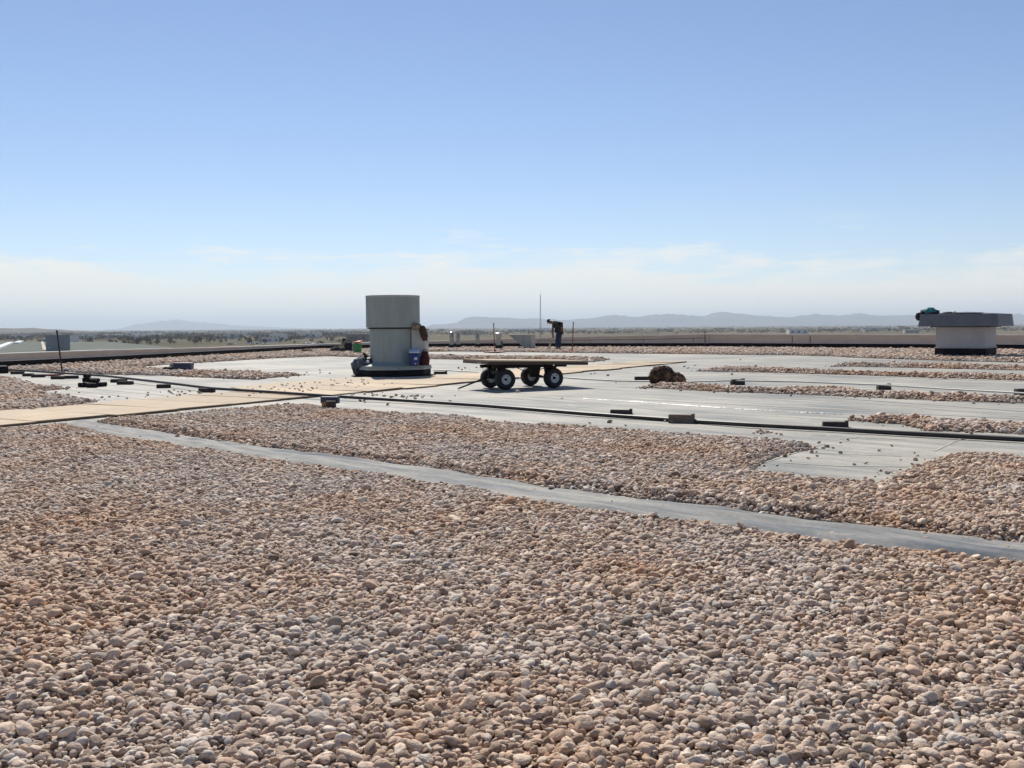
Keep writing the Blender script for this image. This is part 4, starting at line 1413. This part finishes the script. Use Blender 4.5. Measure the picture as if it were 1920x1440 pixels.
J = {'pelvis': (.17, 0, .96), 'waist': (.21, 0, 1.12), 'chest': (.14, 0, 1.34), 'upper': (-.02, 0, 1.48), 'neck': (-.20, 0, 1.49), 'skull': (-.35, 0, 1.515), 'crown': (-.42, 0, 1.535),
     'chin': (-.38, 0, 1.405),
     'hl': (.15, -.10, .90), 'kl': (.06, -.13, .50), 'al': (.05, -.14, .10), 'tl': (-.14, -.15, .05),
     'hr': (.18, .10, .90), 'kr': (.14, .12, .50), 'ar': (.20, .13, .10), 'tr': (.02, .15, .05),
     'sl': (-.05, -.19, 1.42), 'el': (.36, -.28, 1.13), 'wl': (.17, -.16, .98), 'pl': (.12, -.10, .95),
     'sr': (-.11, .19, 1.38), 'er': (-.19, .22, 1.05), 'wr': (-.17, .08, .76), 'pr': (-.17, .03, .69)}
names = list(J)
Ed = [('pelvis', 'waist'), ('waist', 'chest'), ('chest', 'upper'), ('upper', 'neck'), ('neck', 'skull'), ('skull', 'crown'), ('skull', 'chin'),
      ('pelvis', 'hl'), ('hl', 'kl'), ('kl', 'al'), ('al', 'tl'), ('pelvis', 'hr'), ('hr', 'kr'), ('kr', 'ar'), ('ar', 'tr'),
      ('upper', 'sl'), ('sl', 'el'), ('el', 'wl'), ('wl', 'pl'), ('upper', 'sr'), ('sr', 'er'), ('er', 'wr'), ('wr', 'pr')]
Rd = {'pelvis': .10, 'waist': .10, 'chest': .11, 'upper': .085, 'neck': .058, 'skull': .088, 'crown': .075, 'chin': .05, 'hl': .088, 'kl': .06, 'al': .045, 'tl': .035, 'hr': .088, 'kr': .06, 'ar': .045,
      'tr': .035, 'sl': .06, 'el': .045, 'wl': .032, 'pl': .036, 'sr': .06, 'er': .045, 'wr': .032, 'pr': .036}
V_ = [J[n_] for n_ in names]; Rr = [Rd[n_] for n_ in names]
Ei = [(names.index(a), names.index(b)) for a, b in Ed]
for hand, d0 in (('pl', Vector((-.5, .35, -.6))), ('pr', Vector((-.3, -.5, -.6)))):
    base = Vector(J[hand]); bi = names.index(hand)
    for q in range(5):
        sp_ = Vector((.022 * (q - 2), .014 * (q - 2), .02 * (q - 2)))
        l = (.045, .05, .055, .05, .04)[q]
        if q == 0:
            sp_ = Vector((-.01, .02, .04))
        a1_ = base + sp_ + d0 * l
        b1_ = a1_ + Vector((d0.x * .2, -d0.y * .9, -.3)) * .05
        V_ += [tuple(a1_), tuple(b1_)]; Rr += [.010, .008]
        Ei += [(bi, len(V_) - 2), (len(V_) - 2, len(V_) - 1)]
body = skin_mesh('body', 'skin', V_, Ei, Rr, wk)
nb = lambda L_: ([J[n_] for n_ in L_])
sh_n = ['waist', 'chest', 'upper', 'sl', 'sr', 'pelvis']
vsl = [J[n_] for n_ in sh_n] + [(.27, -.265, 1.20), (-.13, .215, 1.16), (-.15, 0, 1.485)]
skin_mesh('shirt', 'shirt', vsl, [(0, 1), (1, 2), (2, 3), (2, 4), (0, 5), (3, 6), (4, 7), (2, 8)], [(.19, .19), (.205, .205), (.16, .175), .10, .10, (.185, .185), .085, .085, .085], wk)
skin_mesh('trousers', 'jeans', [J['pelvis'], J['hl'], J['kl'], (.05, -.14, .12), J['hr'], J['kr'], (.20, .13, .12), (.185, 0, 1.04)], [(0, 1), (1, 2), (2, 3), (0, 4), (4, 5), (5, 6), (0, 7)],
          [(.165, .165), .13, .10, .088, .13, .10, .088, (.16, .16)], wk)
for a, t_ in (('al', 'tl'), ('ar', 'tr')):
    A0, T0 = Vector(J[a]), Vector(J[t_])
    skin_mesh('boot', 'boots', [(A0.x + .03, A0.y, .055), (T0.x + .09, T0.y, .05), (T0.x - .03, T0.y, .04), (A0.x + .01, A0.y, .13)], [(0, 1), (1, 2), (0, 3)], [(.055, .055), (.052, .045), (.042, .032), .062], wk)
cap = thing_cap = MB().lathe([(.108, -.03), (.112, .0), (.105, .05), (.075, .09), (.03, .108), (.004, .11)], 20).build('cap', 'cap_cloth', wk, 180, loc=(-.395, 0, 1.56))
cap.rotation_euler = (0, R(-58), 0)
MB().prism([(-.09, -.07), (-.09, .07), (-.16, .06), (-.20, .02), (-.20, -.02), (-.16, -.06)], -.03, -.012).build('cap_peak', 'cap_cloth', cap)
MB().lathe([(.004, -.10), (.03, -.07), (.06, -.02), (.075, .02)], 14).build('hair', 'cap_cloth', wk, 180, loc=(-.32, 0, 1.555))
for s in (-1, 1):
    MB().lathe([(.004, -.012), (.02, 0), (.004, .012)], 8, rot=Matrix.Rotation(R(90), 3, 'X')).build('ear', 'skin', wk, 180, loc=(-.34, s * .10, 1.485))
    MB().lathe([(.002, -.008), (.009, 0), (.002, .008)], 8).build('eye', 'black_steel', wk, 180, loc=(-.455, s * .036, 1.47))
MB().lathe([(.018, -.01), (.012, .012), (.003, .03)], 8, rot=Matrix.Rotation(R(-130), 3, 'Y')).build('nose', 'skin', wk, 180, loc=(-.46, 0, 1.435))
MB().box((0, 0, 0), (.008, .045, .008)).build('mouth', 'maroon_cloth', wk, loc=(-.445, 0, 1.395))
MB().lathe([(.165, .98), (.165, 1.02)], 20).build('belt', 'boots', wk, loc=(.178, 0, 0))
# shovel in the person's hands
sv_ = thing('shovel', (pm.x, pm.y, .03), 'scoop shovel with tan handle held to the stones by the person', 'shovel')
MB().tube([(.22, -.10, 1.03), (-.17, .0, .68), (-.30, .03, .56)], .019, 8).build('handle', 'handle_wood', sv_, 60)
MB().box((.235, -.105, 1.045), (.03, .13, .03)).build('grip', 'handle_wood', sv_, bevel=.006)
blade = MB()
for s in (-1, 1):
    pass
q0 = [(-.30, -.12), (-.26, .15)]
bl = []
for i in range(6):
    tt = i / 5
    for j in range(5):
        uu = j / 4 - .5
        bl.append((-.30 - .17 * tt + .05 * abs(uu) * 2 * .6 + uu * .10, uu * (.26 + .03 * tt), .58 - .57 * tt))
fs3 = [(i * 5 + j, i * 5 + j + 1, (i + 1) * 5 + j + 1, (i + 1) * 5 + j) for i in range(5) for j in range(4)]
bo = MB().add(bl, fs3).build('blade', 'scoop', sv_, 180)
bo.modifiers.new('solid', 'SOLIDIFY').thickness = .012
MB().tube([(-.27, .02, .60), (-.31, .02, .52)], .03, 8).build('ferrule', 'galvanised_light', sv_, 60)

# ------------------------------------------------------------------ lower roof beyond the low parapet
LRZ = -2.5
lr = gp([(-260, 640.3), (0, 640.5), (210, 641), (318, 650.5), (345, 664), (-260, 668)], LRZ)
lrb = thing('lower_building', (0, 0, 0), 'long lower building with flat green grey roof beyond the parapet', 'building')
MB().prism([(p.x, p.y) for p in lr], PLAIN_Z, LRZ - .3).build('wall', 'block_wall', lrb)
MB().prism([(p.x, p.y) for p in lr], LRZ - .297, LRZ).build('flat_roof', 'lower_roof', lrb)
for (xa, ya, xb, yb) in ((-40, 668, 21, 643.2), (31, 644.2, 39.5, 640.6)):
    a, b = g(xa, ya, LRZ), g(xb, yb, LRZ)
    d = (b - a).normalized(); nn = Vector((-d.y, d.x, 0)) * .75
    MB().prism([(p.x, p.y) for p in (a - nn, b - nn, b + nn, a + nn)], LRZ + .004, LRZ + .35).build('skylight_strip', 'skylight', lrb)
a, b = g(79, 641, LRZ), g(84, 657, LRZ)
d = (b - a).normalized(); nn = Vector((-d.y, d.x, 0)) * .35
MB().prism([(p.x, p.y) for p in (a - nn, b - nn, b + nn, a + nn)], LRZ + .004, LRZ + .12).build('roof_joint', 'town_tan', lrb)
p = g(98, 659, LRZ)
ph = thing('penthouse', (p.x, p.y, LRZ), 'square grey metal penthouse standing on the lower roof', 'penthouse', None, R(-20))
sc_ = p.y / F_PX
MB().box((0, 1.4, 15 * sc_), (30 * sc_, 2.8, 30 * sc_)).build('wall', 'unit_grey', ph)
MB().box((0, 1.4, 30 * sc_ + .05), (31 * sc_, 3.0, .09)).build('roof_cap', 'unit_grey', ph)
MB().box((-6 * sc_, -.02, 7 * sc_), (5 * sc_, .05, 3 * sc_)).build('louvre', 'galvanised_light', ph)

# ------------------------------------------------------------------ the far town
tr_ = random.Random(21)


def far_at(x, dist):
    """Point of the plain at a given depth along picture column x."""
    d = cam_rot @ Vector(((x - 960) / F_PX, .05, -1.0))
    k = dist / d.y
    return Vector((d.x * k, dist, PLAIN_Z))


def house(p, w, dpt, h, wm, rm, label, grp, rz=0.0, wins=3):
    o = thing('town_building', p, label, 'building', grp, rz)
    MB().box((0, 0, h / 2), (w, dpt, h)).build('wall', wm, o)
    MB().box((0, 0, h + .22), (w + .6, dpt + .6, .40)).build('roof', rm, o)
    for i in range(wins):
        x = (i + .5) / wins * w - w / 2
        MB().box((x, -dpt / 2 - .04, h * .5), (w / wins * .4, .1, h * .35)).build('window', 'window_dark', o)
    return o


specs = []
for i in range(74):
    specs.append((tr_.uniform(0, 680), tr_.choice([1100, 1400, 1700, 2100, 2600, 3300, 4200]) * tr_.uniform(.85, 1.2), 0))
for i in range(20):
    specs.append((tr_.uniform(800, 1900), tr_.choice([1600, 2200, 3000, 4200, 5200]) * tr_.uniform(.85, 1.2), 1))
for x, dist, side in specs:
    p = far_at(x, dist)
    w = tr_.uniform(7, 20) * (1 + dist / 2500)
    wm = tr_.choice(['town_white', 'town_white', 'town_white', 'town_tan', 'town_brown'])
    rm = tr_.choice(['town_roof', 'town_roof', 'town_roof_dark'])
    house(p, w, tr_.uniform(9, 20), tr_.uniform(4.0, 8.0), wm, rm,
          'low building scattered among the trees of the hazy town' if side == 0 else 'low building on the hazy plain below the mountain range',
          'town buildings among trees' if side == 0 else 'buildings below the mountain range', R(tr_.uniform(-25, 25)))
for x, dist, w, h, lb in ((985, 2900, 110, 7, 'long white warehouse on the plain near the lattice mast'), (1035, 2800, 60, 6, 'shorter white shed on the plain at the foot of the lattice mast'),
                          (250, 1500, 90, 6, 'long pale warehouse in the town before the faint peaks'), (8, 2300, 40, 6, 'white hall below the low hill'),
                          (1640, 2400, 70, 6, 'white shed on the plain near the hooded vent')):
    house(far_at(x, dist), w, 30, h, 'town_white', 'town_roof', lb, None, R(5), 6)
# parked cars by the near trees
for i, x in enumerate((431, 437, 466, 473, 481, 488, 497, 570, 577, 590)):
    p = far_at(x, 830 + 20 * (i % 3))
    o = thing('parked_car', p, 'tiny pale car parked before the trees beyond the low parapet', 'car', 'cars parked below', R(tr_.uniform(-10, 10)))
    mt = 'car_white' if i % 4 else 'car_dark'
    MB().box((0, 0, .62), (4.4, 1.8, .62), 0, .96).build('body', mt, o, bevel=.1)
    MB().box((.1, 0, 1.18), (2.3, 1.6, .5), 0, .78).build('cabin', 'window_dark', o, bevel=.08)
    for sx in (-1.35, 1.35):
        for sy in (-.8, .8):
            MB().lathe([(.33, -.1), (.33, .1)], 12, c=(sx, sy, .33), rot=Matrix.Rotation(R(90), 3, 'X')).build('wheel', 'tyre', o)


# trees: leaf clumps
def tree_mesh(seed, n_leaf=150, squash=.8):
    r_ = np.random.default_rng(seed)
    vs, fs = [], []
    lobes = r_.normal(0, .33, (6, 3)) * (1, 1, .55) + (0, 0, .62)
    for i in range(n_leaf):
        c = lobes[r_.integers(0, 6)] + r_.normal(0, .17, 3)
        if c[2] < .22:
            c[2] = .22 + r_.random() * .2
        a, b = r_.normal(size=3), r_.normal(size=3)
        a /= np.linalg.norm(a); b /= np.linalg.norm(b)
        s = r_.uniform(.05, .11)
        k = len(vs)
        vs += [c - a * s - b * s, c + a * s - b * s * .6, c + a * s * .7 + b * s, c - a * s + b * s * .8]
        fs.append((k, k + 1, k + 2, k + 3))
    return vs, fs


TREES = [tree_mesh(s) for s in range(5)]
crown_me = []
for vs, fs in TREES:
    me = bpy.data.meshes.new('crown'); me.from_pydata([tuple(v) for v in vs], [], fs); me.materials.append(MATS['far_foliage']); crown_me.append(me)
trunk_me = bpy.data.meshes.new('trunk')
tb_ = MB().tube([(0, 0, 0), (.01, 0, .3), (0, .01, .6)], [.035, .025, .012], 6)
trunk_me.from_pydata(tb_.v, [], tb_.f); trunk_me.materials.append(MATS['trunk'])
for i in range(60):                     # the trees that can still be told apart
    x = tr_.choice([tr_.uniform(440, 600), tr_.uniform(0, 440), tr_.uniform(600, 700), tr_.uniform(200, 420)])
    dist = tr_.uniform(760, 1250)
    p = far_at(x, dist)
    h = tr_.uniform(3.2, 6.5)
    o = thing('broadleaf_tree', p, 'grey green tree standing alone before the hazy town', 'tree', 'trees before the town', tr_.uniform(0, 6))
    for me, nm in ((crown_me[i % 5], 'crown'), (trunk_me, 'trunk')):
        c = bpy.data.objects.new(nm, me); col.objects.link(c); c.parent = o; c.scale = (h * .85, h * .85, h)
# two palms whose heads rise over the parapet
for x in (552, 600):
    p = far_at(x, 620)
    o = thing('palm_tree', p, 'small dark palm tree whose head shows over the low parapet', 'tree', 'palm trees over the parapet')
    MB().tube([(0, 0, 0), (.1, 0, 3), (0, 0, 5.6)], [.22, .18, .16], 7).build('trunk', 'trunk', o)
    cr = MB()
    for a in range(16):
        th = a * 2.4; el = .9 - (a % 4) * .42
        dx, dy = math.cos(th), math.sin(th)
        pts_ = [Vector((dx * s * math.cos(el), dy * s * math.cos(el), 5.6 + s * math.sin(el) - .22 * s * s)) for s in (0, .6, 1.2, 1.8)]
        wv = Vector((-dy, dx, 0))
        for q in range(3):
            w0, w1 = (.08, .22, .2, .02)[q], (.08, .22, .2, .02)[q + 1]
            cr.add([pts_[q] - wv * w0, pts_[q] + wv * w0, pts_[q + 1] + wv * w1, pts_[q + 1] - wv * w1], [(0, 1, 2, 3)])
    cr.build('crown', 'far_foliage', o)
# the town's tree cover too far to tell apart: one mass
Vall, Fall = [], []
cnt = 0
for i in range(11000):
    left = tr_.random() < .55
    x = tr_.uniform(-250, 720) if left else tr_.uniform(720, 2150)
    u_ = tr_.random()
    dist = (1150 if left else 1500) * (9.0 ** u_)
    p = far_at(x, dist)
    h = tr_.uniform(2.2, 6.0) * (1 + dist / 9000)
    vs, fs = TREES[i % 5]
    m_ = 22 if dist < 2500 else 9
    st = tr_.randrange(0, 100)
    ca, sa = math.cos(i), math.sin(i)
    for f in fs[st:st + m_]:
        k = len(Vall)
        for j in f:
            v = vs[j]
            Vall.append((p.x + (v[0] * ca - v[1] * sa) * h * 1.5, p.y + (v[0] * sa + v[1] * ca) * h, p.z + v[2] * h))
        Fall.append((k, k + 1, k + 2, k + 3))
me = bpy.data.meshes.new('town_trees'); me.from_pydata(Vall, [], Fall)
tag(mesh_obj('town_trees', me, 'far_foliage'), 'far off scrub and trees spread across the town and plain', 'trees', None, 'stuff')

# utility poles of the town
for x, dist in ((90, 1500), (152, 1300), (214, 1250), (330, 1400), (452, 1050), (520, 1100), (648, 1200), (830, 1600), (1150, 1700), (1235, 1500)):
    o = thing('utility_pole', far_at(x, dist), 'thin wooden utility pole rising from the far town', 'pole', 'utility poles of the town', R(tr_.uniform(-40, 40)))
    MB().tube([(0, 0, 0), (0, 0, 11)], .16, 6).build('post', 'trunk', o)
    MB().box((0, 0, 10.2), (2.4, .16, .18)).build('crossarm', 'trunk', o)

# lattice mast
p = far_at(1013.5, 950)
ms = thing('lattice_mast', p, 'tall slender lattice radio mast on the plain behind the worker', 'mast')
HT = (640 - 556) * 950 / F_PX + 1
legs = []
for a in (90, 210, 330):
    ca, sa = math.cos(R(a)), math.sin(R(a))
    prof_ = [(1.25, 0), (.85, HT * .25), (.5, HT * .6), (.22, HT)]
    MB().tube([(ca * r, sa * r, z) for r, z in prof_], .11, 5).build('leg', 'mast', ms)


def mr(z):
    return np.interp(z, [0, HT * .25, HT * .6, HT], [1.25, .85, .5, .22])


br = MB()
nz = 22
for i in range(nz):
    z0, z1 = HT * i / nz, HT * (i + 1) / nz
    for a, b in ((90, 210), (210, 330), (330, 90)):
        P0 = (mr(z0) * math.cos(R(a)), mr(z0) * math.sin(R(a)), z0)
        P1 = (mr(z1) * math.cos(R(b)), mr(z1) * math.sin(R(b)), z1)
        br.tube([P0, P1], .05, 4)
br.build('bracing', 'mast', ms)
MB().tube([(0, 0, HT - .2), (0, 0, HT + 4.5)], .07, 5).build('antenna', 'mast', ms)

# low hill at the left of the town and the mountain ranges: real relief at their own distance


def relief(name, m, label, prof, dist, depth, x0, x1, nx, ny, seed, rough):
    xs = np.linspace(x0, x1, nx)
    px_, py_ = zip(*prof)
    vs, fs = [], []
    for j in range(ny):
        vv = j / (ny - 1)
        cross = math.sin(math.pi * min(1, vv * 1.15 + .02)) ** .8 if vv < .87 else max(0, 1 - (vv - .43) / .57)
        cross = math.sin(math.pi * vv) ** .9
        for i in range(nx):
            x = xs[i]
            yhor = 613 - .007 * (x - 960)
            hpx = yhor - np.interp(x, px_, py_)
            D_ = dist + depth * (vv - .5)
            h = hpx / F_PX * dist * (1 + .13 * mnoise.fractal(Vector((x * .035, seed, .5)), .8, 2.1, 4)) + (EYE - PLAIN_Z)
            X = (x - 960) / F_PX * D_
            nn = mnoise.fractal(Vector((X * rough * 1.8, D_ * rough * 1.8, seed)), .7, 2.1, 7)
            ridge = 1 - abs(mnoise.noise(Vector((X * rough * .8, D_ * rough * .5, seed + 9)))) * .55
            z = max(0.0, h) * cross * (ridge * .62 + .42) * (1 + .20 * nn)
            vs.append((X, D_, PLAIN_Z - .5 + z))
    for j in range(ny - 1):
        for i in range(nx - 1):
            a = j * nx + i
            fs.append((a, a + 1, a + nx + 1, a + nx))
    o = MB().add(vs, fs).build(name, m, None, 180)
    return struct(o, label)


relief('hill', 'hill', 'low scrubby hill at the edge of the town', [(-500, 614), (-150, 612), (0, 614.5), (60, 615), (110, 617.5), (190, 622), (400, 626)], 4600, 900, -500, 260, 90, 14, 2.0, .004)
relief('mountain_range', 'mountain', 'long hazy blue mountain range beyond the plain',
       [(760, 618), (800, 612), (815, 608), (860, 606), (870, 600), (895, 595), (940, 596), (990, 597), (1010, 596), (1060, 598.5), (1100, 598), (1140, 594), (1180, 595), (1230, 593), (1280, 588),
        (1310, 590), (1340, 587), (1380, 590), (1440, 588.5), (1480, 592), (1530, 590), (1570, 594), (1620, 588), (1680, 594), (1720, 593), (1780, 597), (1850, 593), (1920, 590), (2100, 593), (2400, 590), (3000, 596)],
       15000, 3200, 740, 3000, 520, 26, 5.0, .0011)
relief('mountain_peaks', 'mountain', 'faint distant mountain peaks beyond the town',
       [(150, 622), (225, 616), (265, 606), (290, 605), (330, 601), (365, 603), (400, 606.5), (460, 610.5), (560, 615), (640, 617), (800, 617), (900, 621)], 21000, 3500, 150, 900, 220, 20, 14.0, .0009)
relief('mountain_peaks', 'mountain', 'faint mountain shoulder continuing the peaks behind the low hill',
       [(-1200, 610), (-800, 604), (-400, 611), (-150, 615), (40, 621)], 22000, 3500, -1200, 40, 220, 20, 24.0, .0009)

# ------------------------------------------------------------------ hazy air
m = bpy.data.materials.new('haze'); m.use_nodes = True
nt = m.node_tree
nt.nodes.clear()
out = nt.nodes.new('ShaderNodeOutputMaterial')
pv = nt.nodes.new('ShaderNodeVolumePrincipled')
pv.inputs['Color'].default_value = (.76, .87, .98, 1)
pv.inputs['Density'].default_value = 8.5e-5
pv.inputs['Anisotropy'].default_value = .2
nt.links.new(pv.outputs[0], out.inputs['Volume'])
MATS['haze'] = m
hz = MB().box((0, 17500, 158.5), (90000, 55000, 343)).build('haze', 'haze')
tag(hz, 'pale dusty air between the roof and the far mountains', None, None, 'stuff')
